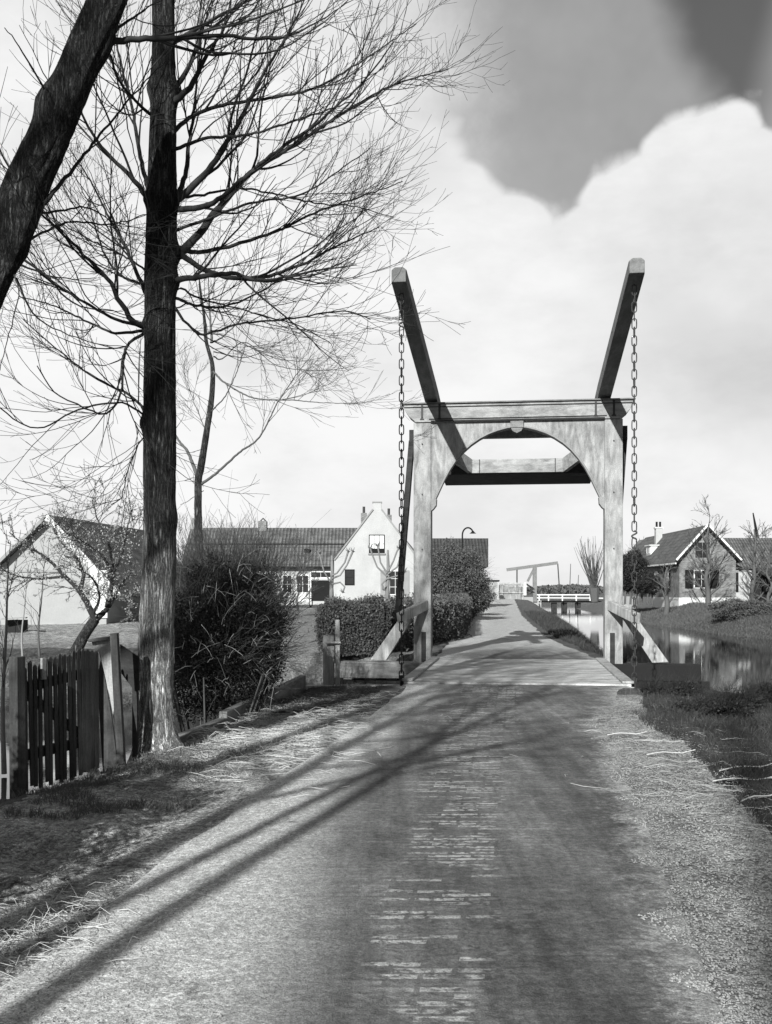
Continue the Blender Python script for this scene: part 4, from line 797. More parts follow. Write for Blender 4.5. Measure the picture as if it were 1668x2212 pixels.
x0, z1 = xz(655, 1190, YW); ym = YW + 1.0; mb = MB(); zq = wz + (rz - wz)*.37; mb.box(x0, x0 + .4, ym - .15, ym + .2, zq + .05, zq + .28); mb.build('skylight', 'dark_paint', fh)
# handcart by the door
hcart = thing('handcart', 'small white box handcart standing by the farmhouse door', 'handcart', W(655, 1306, 60))
p = W(655, 1304, 60); mb = MB(); mb.box(p[0] - .42, p[0] + .36, 60, 60.6, p[2] + .1, p[2] + .65); mb.build('box', 'white', hcart, .03)
for s in (-.48, .42):
    mb = MB(); mb.tube([(p[0] + s + .24*cos(a)*.3, 60.3 + .24*cos(a), p[2] + .06 + .24*sin(a)) for a in [2*pi*k/14 for k in range(15)]], .03, 6); mb.build('wheel', 'dark_paint', hcart)
mb = MB(); mb.bar((p[0] - .5, 60.0, p[2] + .2), (p[0] - 1.0, 59.4, p[2] - .2), .05, .05); mb.build('handle', 'dark_paint', hcart)
# dark tiled barn left of the road
YB = 78.0; bn = thing('barn', 'barn with steep dark tiled roof and pale wall left of the road', 'barn', W(1000, 1290, YB))
x0, zr = xz(925, 1163, YB + 2.5); x1, _ = xz(1055, 1163, YB + 2.5); _, ze = xz(0, 1219, YB)
mb = MB(); mb.box(x0 + .2, x1 - .7, YB, YB + 5, -.5, ze); mb.build('wall', 'whitewash', bn)
mb = MB(); yr = YB + 2.5; x1e = x1*(YB - .4)/(YB + 2.5) - .05; mb.add([(x0, YB - .4, ze - .08), (x1e + .05, YB - .4, ze - .08), (x1, yr, zr), (x0, yr, zr), (x0, YB + 5.4, ze - .08), (x1 + .05, YB + 5.4, ze - .08), (x0, YB - .4, ze - .2), (x1e + .05, YB - .4, ze - .2), (x0, YB + 5.4, ze - .2), (x1 + .05, YB + 5.4, ze - .2)],
       [(0, 1, 2, 3), (3, 2, 5, 4), (0, 6, 7, 1), (1, 7, 9, 5, 2), (0, 3, 4, 8, 6), (6, 8, 9, 7)]); mb.build('roof', 'tiles_d', bn)
# gooseneck street lamp
pl = W(999, 1290, 60); lm_ = thing('street_lamp', 'gooseneck street lamp rising above the dark barn roof', 'lamp', pl)
pts = [W(999, 1320, 60), W(999, 1165, 60)] + [W(1011 - 12*cos(a), 1156 - 16*sin(a), 60) for a in [pi*k/10*.85 for k in range(11)]]
mb = MB(); mb.tube(pts, .045, 8); mb.build('pole', 'dark_paint', lm_, 0, True); e = pts[-1]; mb = MB(); mb.tube([(e[0], 60, e[2] + .05), (e[0], 60, e[2] - .03), (e[0], 60, e[2] - .1)], [.05, .1, .2], 12); mb.build('lamp_shade', 'dark_paint', lm_, 0, True)
# gabled shed house at left in the orchard
YS = 42.0; sh = thing('garden_house', 'pale gabled house behind the blossoming orchard tree', 'house', W(110, 1345, YS))
ap = xz(106, 1120, YS); el = xz(-70, 1290, YS); er = xz(262, 1290, YS)
mb = MB(); mb.prism([(el[0], -.1), (er[0] - .6, -.1), (er[0] - .6, 1.9), (ap[0], ap[1] - .1), (el[0], el[1])], YS, YS + 8); mb.build('wall', 'plaster', sh)
rx, rzz = ap[0], ap[1]; Yb = YS + 11; bx = xz(320, 1152, Yb)[0]
for s, e in ((-1, el), (1, er)):
    mb = MB(); dx = bx - rx; mb.add([(rx, YS - .35, rzz + .02), (e[0], YS - .35, e[1] + .02), (e[0] + dx, Yb, e[1] + .02), (bx, Yb, rzz + .02), (rx, YS - .35, rzz + .14), (e[0], YS - .35, e[1] + .14), (e[0] + dx, Yb, e[1] + .14), (bx, Yb, rzz + .14)],
           [(0, 1, 2, 3), (7, 6, 5, 4), (0, 4, 5, 1), (1, 5, 6, 2), (2, 6, 7, 3)]); mb.build('roof', 'tiles_y', sh)
    mb = MB(); mb.bar((rx, YS - .42, rzz + .05), (e[0], YS - .42, e[1] + .05), .05, .26 if s > 0 else .12); mb.build('bargeboard', 'white' if s > 0 else 'grey_paint', sh)
mb = MB(); x0, z1 = xz(196, 1232, YS); x1, z0 = xz(233, 1335, YS); mb.box(x0, x1, YS - .08, YS - .002, z0, z1); mb.build('white_door', 'white', sh, .01)
mb = MB(); mb.box(xz(40, 0, YS)[0], xz(165, 0, YS)[0], YS - .05, YS - .002, xz(0, 1236, YS)[1], xz(0, 1232, YS)[1]); mb.build('lintel_band', 'grey_paint', sh)
# chicken coop
cp_ = W(30, 1366, 36); co_ = thing('chicken_coop', 'low dark hutch on the grass at the left edge', 'hutch', cp_)
mb = MB(); mb.box(cp_[0] - .28, cp_[0] + .28, 36, 36.6, cp_[2] - .1, cp_[2] + .42); mb.build('box', 'darkwall', co_); mb = MB(); mb.bar((cp_[0] - .4, 35.9, cp_[2] + .45), (cp_[0] + .4, 36.1, cp_[2] + .5), .8, .04); mb.build('roof', 'plaster', co_)
# right-hand villa
YV = 85.0; vl = thing('villa', 'brick house with scalloped gable and shutters across the canal', 'house', W(1530, 1305, YV))
def vx(px): return xz(px, 0, YV)[0]
def vz(py): return xz(0, py, YV)[1]
xa, xb, xm = vx(1468), vx(1590), vx(1527); ze, za = vz(1208), vz(1138); zp0, zp1 = .1, vz(1291)
mb = MB(); mb.prism([(xa, zp1), (xb, zp1), (xb, ze), (xm, za), (xa, ze)], YV, YV + 23); mb.build('wall', 'brick', vl)
mb = MB(); mb.box(xa - .06, xb + .06, YV - .06, YV + 23.06, -.4, zp1 + .0); mb.build('plinth', 'white', vl)
HX = 20.0
for s in (-1, 1):
    e = xa - .35 if s < 0 else xb + .35; mb = MB(); zz = ze - .30; k = .12
    mb.add([(xm, YV - .3, za + .02), (e, YV - .3, zz), (e, YV + 23.3, zz), (xm, YV + HX, za + .02), (xm, YV - .3, za + .02 + k), (e, YV - .3, zz + k), (e, YV + 23.3, zz + k), (xm, YV + HX, za + .02 + k)],
           [(0, 1, 2, 3), (7, 6, 5, 4), (0, 4, 5, 1), (1, 5, 6, 2)]); mb.build('roof', 'tiles_y', vl)
mb = MB(); mb.add([(xa - .35, YV + 23.3, ze - .18), (xb + .35, YV + 23.3, ze - .18), (xm, YV + HX, za + .13)], [(0, 1, 2)]); mb.build('hip_roof', 'tiles_x', vl)
for s in (-1, 1):   # scalloped bargeboards
    e = xa - .35 if s < 0 else xb + .35; mb = MB(); md = MB(); n = 9; zz = ze - .25
    for k in range(n):
        f0, f1 = k/n, (k + 1)/n; a = (xm + (e - xm)*f0, za + .12 + (zz - za)*f0); c = (xm + (e - xm)*f1, za + .12 + (zz - za)*f1); mid = ((a[0] + c[0])/2, (a[1] + c[1])/2 - .16)
        mb.bar((a[0], YV - .40, a[1] + .05), (c[0], YV - .40, c[1] + .05), .06, .16); md.bar((a[0], YV - .35, a[1] - .10), (mid[0], YV - .35, mid[1] - .02), .05, .24); md.bar((mid[0], YV - .352, mid[1] - .02), (c[0], YV - .352, c[1] - .10), .05, .24)
    bb_ = mb.build('bargeboard', 'white', vl); md.build('scallop_trim', 'dark_paint', bb_)
pane_window(vl, vx(1500), vx(1535), vz(1207), vz(1170), YV, 2, 2, 'grey_paint', 'glass', .07)
pane_window(vl, vx(1499), vx(1532), vz(1271), vz(1231), YV, 2, 2, 'white', 'glass', .07)
for a, c in ((1480, 1497), (1534, 1553)): mb = MB(); mb.box(vx(a), vx(c), YV - .07, YV - .004, vz(1271), vz(1231)); mb.build('shutter', 'dark_paint', vl, .01)
for y0 in (YV + 3.2, YV + 6.6, YV + 13.0):
    pane_window(vl, y0, y0 + 1.1, 1.5, 3.2, xa, 1, 3, 'white', 'glass', .07, axis='x')
    for yy_ in (y0 - .62, y0 + 1.12): mb = MB(); mb.box(xa - .07, xa - .004, yy_, yy_ + .5, 1.5, 3.2); mb.build('shutter', 'dark_paint', vl, .01)
mb = MB(); mb.box(xa - .42, xa - .33, YV - .3, YV + 23.3, ze - .42, ze - .28); mb.build('gutter', 'white', vl)
# dormer and chimney
yd = YV + 11; zd = (ze + za)/2 - .1; xd = (xa + xm)/2
mb = MB(); mb.box(xa + .45, xm - .9, yd, yd + 1.6, zd - .5, zd + .35); d_ = mb.build('dormer', 'white', vl); mb = MB(); mb.box(xa + .3, xm - .6, yd - .15, yd + 1.75, zd + .353, zd + .44); mb.build('dormer_roof', 'white', d_)
pane_window(d_, yd + .2, yd + 1.4, zd - .35, zd + .28, xa + .45, 2, 1, 'white', 'glass', .07, axis='x')
mb = MB(); mb.box(xm - .9, xm - .3, YV + 12.5, YV + 13.1, za - 1.0, za + .62); c_ = mb.build('chimney', 'whitewash', vl, .02); mb = MB(); mb.box(xm - .98, xm - .22, YV + 12.42, YV + 13.18, za + .62, za + .74); mb.build('chimney_cap', 'white', c_)
for dx in (-.76, -.44): mb = MB(); mb.tube([(xm + dx, YV + 12.8, za + .74), (xm + dx, YV + 12.8, za + 1.25)], .1, 8); mb.build('chimney_pot', 'dark_paint', c_)
# annex
mb = MB(); xc = vx(1630); mb.box(xb + .003, xc, YV + 1.0, YV + 8, -.4, vz(1229)); mb.build('annex_wall', 'whitewash', vl)
mb = MB(); mb.box(vx(1592), vx(1604), YV + .93, YV + .996, vz(1279), vz(1236)); mb.build('shutter', 'dark_paint', vl)
mb = MB(); x2 = vx(1760); mb.add([(xb - .6, YV + .7, vz(1228)), (x2, YV + .7, vz(1228)), (x2, YV + 5, vz(1158) + .1), (xb - .6, YV + 5, vz(1158) + .1), (x2, YV + 9.3, vz(1228)), (xb - .6, YV + 9.3, vz(1228))], [(0, 1, 2, 3), (3, 2, 4, 5), (1, 4, 2), (0, 3, 5), (0, 5, 4, 1)]); mb.build('annex_roof', 'tiles_x', vl)
cpo = thing('open_shed', 'open lean-to shed with sloping prop right of the villa', 'shed', (vx(1665), YV - 1, .3))
mb = MB(); mb.add([(vx(1634), YV - 2, vz(1243)), (vx(1720), YV - 2, vz(1243)), (vx(1720), YV + .9, vz(1226)), (vx(1634), YV + .9, vz(1226)), (vx(1634), YV - 2, vz(1246)), (vx(1720), YV - 2, vz(1246)), (vx(1720), YV + .9, vz(1229)), (vx(1634), YV + .9, vz(1229))], [(0, 1, 2, 3), (7, 6, 5, 4), (0, 4, 5, 1), (3, 2, 6, 7), (0, 3, 7, 4), (1, 5, 6, 2)]); mb.build('roof', 'tiles_d', cpo)
mb = MB(); mb.box(vx(1634), vx(1720), YV + .92, YV + .98, -.3, vz(1229)); mb.build('back_wall', 'darkwall', cpo)
for a in (1657, 1700): mb = MB(); mb.bar((vx(a), YV - 1.9, -.2), (vx(a), YV - 1.9, vz(1245)), .14, .14); mb.build('post', 'oldwood', cpo)
mb = MB(); mb.bar((vx(1634), YV - 2.4, .3), (vx(1668), YV - 2.2, vz(1258)), .12, .12); mb.build('prop', 'oldwood', cpo)
# ------------------------------------------------------------------ trees of the middle distance
def bare_tree(name, label, px, py, Y, hgt, spread, r, seed, nl=9, ang=(.3, .8), mat='twigmid', dens=(2.4, 3.0, 2.2), lens=(.45, .24, .12), clear=.25, group=None, cat='tree', upc=.5, lev=3, trunkto=.8, base_z=None, straight=None):
    x, y, z = W(px, py, Y) if px is not None else (py[0], py[1], py[2]); rg_ = np.random.default_rng(seed)
    if base_z is not None: z = base_z
    elif px is not None: z_ = z; z = float(height(np.array([x]), np.array([y]))[0]); hgt += max(0, z_ - z)
    r_ = thing(name, label, cat, (x, y, z), group); tp = [np.array([x, y, z - .2])]; n = 6
    for i in range(1, n + 1): k_ = .02 if straight is None else .003; lx_ = (0, 0) if straight is None else straight; zz = hgt*trunkto*i/n; tp.append(np.array([x + rg_.normal(0, k_*hgt) + lx_[0]*zz, y + rg_.normal(0, k_*hgt) + lx_[1]*zz, z + zz]))
    Pc = catmull(tp, hgt/40); Rc = np.linspace(r, r*.25, len(Pc)); tb = TB(); tb.add(Pc, Rc, 10); tb.build('trunk', M[mat], r_)
    sc_ = hgt; prm = dict(seg=hgt*.03, wander=.30/sqrt(hgt)*1.6, up=upc/hgt*2, rmin=max(.0022, Y*.00013), lev=lev, dens=[d*6/hgt for d in dens], len=[l*hgt*spread*1.4 for l in lens], ang=ang, slen=.010)
    tb = TB()
    for k in range(nl):
        f = clear + (1 - clear)*(k + rg_.random()*.8)/nl; i = min(int(f*(len(Pc) - 1)), len(Pc) - 2); a = k*2.4 + rg_.uniform(-.4, .4); el_ = rg_.uniform(.45, .95)
        d = np.array([cos(a)*cos(el_), sin(a)*cos(el_), sin(el_)]); L = hgt*spread*(1.15 - .6*f)*rg_.uniform(.75, 1.1)
        grow(tb, Pc[i], d, L, Rc[i]*.55, 0, rg_, prm)
    tb.build('crown', M[mat], r_); return r_
# blossoming orchard tree: traced limbs, blossom on the twigs
ot = thing('blossom_tree', 'crooked orchard tree in pale blossom behind the picket gate', 'fruit tree', W(155, 1425, 23.5))
OP = [W(152, 1435, 23.5), W(165, 1405, 23.5), W(185, 1368, 23.5), W(205, 1338, 23.5)]
trunk(OP, [.15, .13, .12, .12], M['bark3'], ot, 2.2, sides=20, amp=.006)
OPRM = dict(seg=.15, wander=.5, up=.5, rmin=.004, lev=3, dens=[8.0, 5.5, 3.8], len=[1.0, .5, .25], ang=(.5, 1.2), slen=.008)
tips = []
for pts2, dY, r0 in [([(205, 1340), (192, 1310), (170, 1275), (135, 1240), (100, 1205), (50, 1175), (20, 1150)], -.5, .055), ([(205, 1340), (235, 1310), (260, 1265), (285, 1235)], .6, .055),
    ([(232, 1312), (240, 1270), (243, 1230), (236, 1180), (210, 1120), (200, 1080)], .3, .045), ([(172, 1280), (180, 1240), (160, 1200), (130, 1170), (110, 1130)], .8, .035), ([(240, 1235), (220, 1200), (180, 1170), (140, 1150)], -.7, .028),
    ([(243, 1240), (265, 1190), (275, 1140), (285, 1100)], -.3, .028), ([(200, 1330), (215, 1290), (200, 1250), (170, 1230)], -.9, .028), ([(250, 1290), (280, 1290), (300, 1260)], -.8, .022), ([(140, 1245), (90, 1250), (40, 1245), (5, 1230)], -.3, .026)]:
    o_ = limb('branch', ot, pts2, 23.5, dY*1.6, r0*1.55, .009, M['twigdark'], rg, OPRM, .2)
    n = len(o_.data.vertices); co_a = np.empty(n*3, np.float32); o_.data.vertices.foreach_get('co', co_a); co_a = co_a.reshape(-1, 3) + np.array(parent_loc(ot)); sel = co_a[rg.integers(0, n, int(n*.62))]; tips.append(sel + rg.normal(0, .02, sel.shape))
V, Q = leaves(np.concatenate(tips), .019, rg); link_mesh('blossom', V, Q, M['blossom'], ot)
# saplings
for px, py, top, Y, r_, lab in ((9, 1672, 1170, 13.5, .035, 'thick pale sapling stem at the left edge before the gate'), (50, 1440, 1215, 23.5, .026, 'slim forked sapling behind the left half of the gate'), (86, 1432, 1200, 23.5, .028, 'dark sapling between gate and orchard tree')):
    z0 = W(0, py, Y)[2]; sp = thing('sapling', lab, 'sapling', W(px, py, Y)); rs_ = np.random.default_rng(int(px)); P_ = catmull([W(px + dx, py + (top - py)*f, Y) for f, dx in ((0, 0), (.3, -3), (.6, 4), (.85, 8), (1, 14))], .12)
    tb = TB(); Rc = np.linspace(r_, .005, len(P_)); tb.add(P_, Rc, 8); tb.build('stem', M['twigpale'] if px < 60 else M['twigmid'], sp); tb = TB(); sprout(tb, P_, Rc, 2.6, 1, rs_, dict(OPRM, lev=2, dens=[4, 4, 2], len=[.8, .35, .2], ang=(.3, .7), rmin=.003), .25); tb.build('twigs', M['twigmid'], sp)
# garden fruit trees / shrubs in front of the farmhouse and shed
for i, (px, py, Y, hg, lab) in enumerate([(725 - 80, 1300, 56, 3.9, 'bushy bare garden tree before the farmhouse door'), (700 - 120, 1300, 50, 3.0, 'twiggy garden tree before the left part of the wing'), (560 - 40, 1290, 44, 3.4, 'twiggy garden tree beyond the dark bush'), (455, 1290, 40, 3.2, 'spreading bare shrub behind the forked tree'), (400, 1300, 36, 2.7, 'low bare shrub between tall tree and farmhouse')]):
    bare_tree('garden_tree', lab, px, py, Y, hg, .42, .06, 60 + i, nl=11, clear=.12, group='bare garden trees before the farmhouse', dens=(3, 3.4, 2.4))
# espaliered limes before the gable
def espalier(px, py, Y, arms, lab, seed):
    r_ = thing('pollard_lime', lab, 'tree', W(px, py, Y), 'pruned limes before the white gable'); mb = MB(); top = min(a[-1][1] for a in arms)
    mb.tube([W(px, py + 14, Y), W(px - 1, (py + 1240)/2, Y), W(px + 1, 1235, Y), W(px, 1200, Y), W(px, top + 8, Y)], [.15, .12, .10, .07, .05], 8); mb.build('trunk', 'limebark', r_, 0, True)
    for a in arms:
        mb = MB(); mb.tube([W(x, y, Y - .15) for x, y in a], [.055] + [.045]*(len(a) - 2) + [.06], 6); e = W(*a[-1], Y - .15); rs_ = random.Random(seed)
        for k in range(7): q = rs_.uniform(0, 6.3); mb.tube([e, (e[0] + .16*cos(q), e[1] + .16*sin(q), e[2] + rs_.uniform(.0, .3))], [.045, .012], 5)
        mb.build('branch', 'limebark', r_)
espalier(717, 1300, 60, [[(717, 1250), (735, 1243), (750, 1220), (762, 1192)], [(717, 1243), (728, 1238), (745, 1215), (752, 1192)], [(717, 1262), (735, 1258), (745, 1268), (740, 1280)], [(717, 1262), (700, 1235), (690, 1195)]], 'pruned lime with upswept arms left of the gable windows', 1)
espalier(838, 1300, 60, [[(836, 1245), (815, 1225), (805, 1200), (800, 1185)], [(836, 1238), (822, 1215), (818, 1190), (816, 1180)], [(838, 1235), (850, 1212), (858, 1190), (862, 1185)], [(838, 1240), (858, 1225), (868, 1195)], [(838, 1250), (862, 1243), (874, 1236)], [(836, 1250), (825, 1262), (830, 1275)]], 'pruned lime with candelabra arms before the right gable window', 2)
# willow left of right post, and trees around the villa
wl = thing('pollard_willow', 'pollard willow with fan of thin shoots beside the canal', 'tree', W(1285, 1298, 95)); mb = MB(); mb.tube([W(1285, 1300, 95), W(1284, 1270, 95)], [.35, .5], 10); mb.build('trunk', 'twigmid', wl); tb = TB(); rs_ = np.random.default_rng(3)
for k in range(60): a = rs_.uniform(-.55, .30); d = np.array([sin(a)*1.0, rs_.normal(0, .25), cos(a)]); grow(tb, np.array(W(1284 + rs_.uniform(-6, 6), 1272, 95)), d, rs_.uniform(2.5, 4.9), .035, 3 if k % 2 else 2, rs_, dict(TW, seg=.5, wander=.06, up=.08, rmin=.012, dens=[.3, .5, .5], len=[1.5, 1.0, .6]))
tb.build('shoots', M['twigmid'], wl)
bare_tree('garden_tree', 'bare fruit tree standing right before the villa gable', 1530, 1298, 80, 7.4, .34, .22, 91, nl=16, clear=.10, dens=(4, 4, 3), upc=.7)
bare_tree('garden_tree', 'columnar bare tree at the right corner of the villa', 1633, 1302, 79, 7.0, .22, .20, 92, nl=24, clear=.08, ang=(.3, .6), upc=1.2, dens=(5, 5, 3))
bare_tree('garden_tree', 'leaning bare tree by the left side wall of the villa', 1438, 1310, 80, 3.9, .35, .24, 93, nl=10, clear=.25, dens=(3, 3.4, 2.6))
bare_tree('garden_tree', 'tall thin poplar behind the villa chimney', 1388, 1295, 125, 9.0, .14, .2, 94, nl=20, clear=.1, ang=(.2, .5), upc=1.4)
bare_tree('garden_tree', 'slender tree at the far right of the villa shed', 1660, 1302, 76, 5.8, .26, .12, 95, nl=20, clear=.1, dens=(4, 4, 3), upc=1.0)
eg = bush('evergreen_shrub', 'dark evergreen clump against the left end of the villa', W(1366, 1236, 90), (1.3, 1.6, 1.7), 500, 26000, .07, 31, core=.62, twl=.9, tr=.012)
for px in (1350, 1362, 1375, 1386): mb = MB(); mb.tube([W(px, 1306, 90), W(px + 2, 1270, 90), W(px, 1240, 90)], [.10, .08, .05], 6); mb.build('stem', 'twigmid', eg)
eg2 = bush('evergreen_shrub', 'lower dark shrub beside the villa side wall', W(1404, 1262, 88), (.8, 1.4, .8), 400, 11000, .07, 32, core=.5, twl=.8, tr=.012)
for px in (1399, 1409): mb = MB(); mb.tube([W(px, 1306, 88), W(px + 1, 1262, 88)], [.08, .05], 6); mb.build('stem', 'twigmid', eg2)
for i, (px, w_, h_) in enumerate(((1592, 1.5, .62), (1650, 1.2, .5))): c_ = W(px, 1320, 62); bush('brush_pile', ('broad' if i == 0 else 'smaller') + ' mound of dark cuttings on the far bank before the villa', (c_[0], 62, c_[2] + .05), (w_, 1.2, h_), 500, 9000, .05, 40 + i, core=.7, mat='leafmid', twl=.3, cat='brush pile', tr=.008)
mst = thing('mast', 'tall dark leaning mast behind the annex roof', 'mast', W(1640, 1300, 100)); mb = MB(); mb.tube([W(1648, 1300, 100), W(1640, 1180, 100), W(1627, 1108, 100)], [.3, .22, .06], 8); mb.build('pole', 'dark_paint', mst)
for px, top, lab in ((1233, 1218, 'thin pole left of the willow above the far bridge rail'), (1250, 1242, 'shorter thin pole right of the far bridge post')): mp_ = thing('pole', lab, 'pole', W(px, 1284, 165)); mb = MB(); mb.tube([W(px - 3, 1300, 165), W(px, top, 165)], [.09, .05], 6); mb.build('pole_shaft', 'twigmid', mp_)
# ------------------------------------------------------------------ far drawbridge, railing, plank shed, fence
YF = 140.0; fb = thing('far_drawbridge', 'small distant drawbridge with one slanting balance arm raised', 'drawbridge', W(1155, 1300, YF))
def fbar(a, c, w_, nm, mat, par, Y1=YF, Y2=YF): mb = MB(); mb.bar(W(*a, Y1), W(*c, Y2), w_, w_); return mb.build(nm, mat, par)
fbar((1155.5, 1300), (1155.5, 1222), .5, 'post', 'armwood', fb); fbar((1095, 1231), (1205, 1216), .42, 'balance_arm', 'armwood', fb)
fbar((1154, 1228), (1140, 1256), .28, 'raking_brace', 'armwood', fb); fbar((1205, 1217), (1209, 1276), .14, 'chain', 'iron', fb); fbar((1117, 1228), (1117, 1284), .16, 'chain', 'iron', fb)
mb = MB(); p = W(1147, 1302, YF); mb.box(p[0] - 1.2, p[0] + 1.4, YF, YF + 3, -1.2, EYE - 14/F*YF); mb.build('abutment', 'plaster', fb)
mb = MB(); a = W(1130, 1298, YF); c = W(1320, 1298, YF); mb.box(a[0] + 2, c[0], YF + .5, YF + 4, a[2] - .25, a[2]); mb.build('deck', 'darkwood', fb)
for px in (1200, 1222, 1252): mb = MB(); a = W(px, 1298, YF); mb.box(a[0] - .35, a[0] + .35, YF + .8, YF + 1.4, -1.5, a[2] - .2); mb.build('pier', 'darkwood', fb)
fr = thing('bridge_railing', 'white three-rail railing of the far canal bridge', 'railing', W(1225, 1298, YF - .5))
for px in (1165, 1185, 1215, 1245, 1275): fbar((px, 1298), (px, 1284), .16, 'post', 'white', fr, YF - .4, YF - .4)
fbar((1160, 1285), (1276, 1285), .14, 'rail', 'white', fr, YF - .4, YF - .4); fbar((1160, 1291.5), (1290, 1292), .12, 'rail', 'white', fr, YF - .4, YF - .4); fbar((1276, 1285), (1290, 1292), .12, 'rail', 'white', fr, YF - .4, YF - .4); fbar((1290, 1292), (1330, 1293), .12, 'rail', 'white', fr, YF - .4, YF - .4)
ps = thing('plank_shed', 'small grey plank shed at the end of the road hedge', 'shed', W(1068, 1288, 112)); mb = wbox(1057, 1078, 1256, 1304, 112, 2.5); mb.build('wall', 'oldwood', ps); mb = wbox(1055.5, 1079.5, 1253, 1256, 111.9, 2.8); mb.build('roof', 'dark_paint', ps)
ff = thing('plank_fence', 'pale vertical plank fence beside the far drawbridge', 'fence', W(1105, 1286, 118)); rnd = random.Random(9)
mb = MB()
for k in range(22): px = 1080 + k*2.5; a = W(px, 1300, 118); c = W(px + (1.5 if rnd.random() < .8 else .7), 1259 + rnd.uniform(-1, 1), 118); mb.box(a[0], c[0], 118, 118.06, a[2], c[2])
mb.build('planks', 'oldwood', ff); fbar((1079, 1262), (1135, 1262), .1, 'rail', 'oldwood', ff, 117.9, 117.9); fbar((1079, 1280), (1135, 1281), .1, 'rail', 'oldwood', ff, 117.9, 117.9); fbar((1134, 1286), (1134, 1259), .3, 'post', 'white', ff, 117.8, 117.8)
fbar((1136, 1261), (1154, 1273), .14, 'sloping_rail', 'oldwood', ff, 118, 136); fbar((1136, 1271), (1154, 1280), .14, 'sloping_rail', 'oldwood', ff, 118, 136)
# distant tree belt: one mass nobody could count
rgd = np.random.default_rng(50); n = 70000; th_ = rgd.uniform(-.42, .5, n); rr_ = rgd.uniform(420, 520, n); tall = 2.6 + 1.6*(vnoise(th_*40, th_*0, 1.0, 4) + .5) + (th_ > .28)*2; z = rgd.uniform(-.5, 1, n)*tall
P_ = np.stack([rr_*np.sin(th_), rr_*np.cos(th_), np.maximum(z, 0)], 1); V, Q = leaves(P_, .75, rgd); tag(link_mesh('distant_woods', V, Q, M['leafmid']), 'low dark belt of woods along the horizon', 'woods', kind='stuff')
# ------------------------------------------------------------------ trees standing behind the viewer's left: they throw the long shadows on the road
for i, (x, y, hg, r_, cl, lx, nl_) in enumerate([(-3.57, -3.2, 14, .15, .48, -.15, 20), (-3.0, -3.6, 15, .10, .5, -.14, 20), (-3.80, -2.6, 14, .08, .5, .04, 18), (-7.65, -3.0, 20, .22, .37, 0, 36), (-8.5, -6.0, 21, .22, .37, 0, 36), (-5.8, -4.5, 20, .14, .52, 0, 40), (-8.5, -28, 27, .2, .34, 0, 50), (-7.6, -32, 28, .2, .34, 0, 50), (-1.0, -9, 18, .10, .5, 0, 20), (.9, -5.5, 14, .08, .5, 0, 20), (-9.5, -1.0, 17, .2, .3, 0, 30)]):
    bare_tree('roadside_tree', 'bare roadside tree behind the viewpoint', None, (x, y, 0), 9, hg, .11 if y < -20 else .24, r_, 200 + i, nl=nl_, clear=cl, group='bare roadside trees behind the viewpoint', mat='bark2', dens=(3.4, 3.6, 2.0), lens=(.34, .18, .10), upc=.8, straight=(lx, .0))
bush('hedge_shrub', 'dense shrub on the left verge beside the viewpoint', (-3.42, 3.7, 1.1), (1.05, 1.25, 1.25), 300, 16000, .03, 71, core=.8, twl=.4)  # added out of view to throw dark shade onto the verge
bush('hedge_shrub', 'second dense shrub on the left verge behind the viewpoint', (-4.6, 2.4, 1.0), (1.2, 1.5, 1.2), 300, 12000, .03, 72, core=.8, twl=.4)
for i, (px, Y, r_, h_) in enumerate([(1482, 15.0, .26, .17), (1585, 14.0, .40, .08), (1660, 14.4, .35, .20), (1540, 13.0, .5, .12), (1412, 15.2, .16, .07)]):
    x, y, z = W(px, 1500, Y); bush('weed_clump', ['round dark weed clump on the bank right of the tarred sill', 'broad dark weeds at the canal edge below the villa reflection', 'tall dark weeds at the right edge of the near bank', 'low sprawling weeds on the verge in front of the bank clumps', 'small weed tuft by the right corner of the deck'][i], (x, y, .03), (r_, r_*.8, h_), 260, 3500, .016, 80 + i, core=.45, twl=.22, cat='weeds', up=1.2, tr=.003)
# ------------------------------------------------------------------ loose things on the ground (uncountable)
rgs = np.random.default_rng(99)
def scatter(n, rmin, rmax, a0, a1, cond):
    a = rgs.uniform(radians(a0), radians(a1), n); r = np.exp(rgs.uniform(math.log(rmin), math.log(rmax), n)); X = r*np.sin(a); Yv = r*np.cos(a); k = cond(X, Yv); X = X[k]; Yv = Yv[k]; return X, Yv, height(X, Yv)
def gout_(Yv): return np.interp(Yv, [0, 5.9, 7.97, 10.4, 12, 15], [1.9, 2.35, 2.6, 2.95, 3.0, 3.7])
def blades(X, Yv, Z, h, wd_, bend):
    n = len(X); a = rgs.uniform(0, 2*pi, n); hh = h*rgs.uniform(.4, 1.3, n); ca, sa = np.cos(a), np.sin(a); bx_ = rgs.normal(0, bend, n)*hh; by_ = rgs.normal(0, bend, n)*hh
    p0 = np.stack([X - ca*wd_/2, Yv - sa*wd_/2, Z - .01], 1); p1 = np.stack([X + ca*wd_/2, Yv + sa*wd_/2, Z - .01], 1)
    m0 = np.stack([X + bx_*.4 + ca*wd_*.35, Yv + by_*.4 + sa*wd_*.35, Z + hh*.6], 1); m1 = np.stack([X + bx_*.4 - ca*wd_*.35, Yv + by_*.4 - sa*wd_*.35, Z + hh*.6], 1)
    t0 = np.stack([X + bx_ + ca*.0005, Yv + by_, Z + hh], 1); t1 = np.stack([X + bx_ - ca*.0005, Yv + by_, Z + hh*.99], 1)
    V = np.stack([p0, p1, m0, m1, t0, t1], 1).reshape(-1, 3); i = np.arange(n)[:, None]*6; return V, np.concatenate([i + np.array([0, 1, 2, 3]), i + np.array([3, 2, 4, 5])])
Rr = lambda Yv: road_edges(Yv)[1]; Lr = lambda Yv: road_edges(Yv)[0]
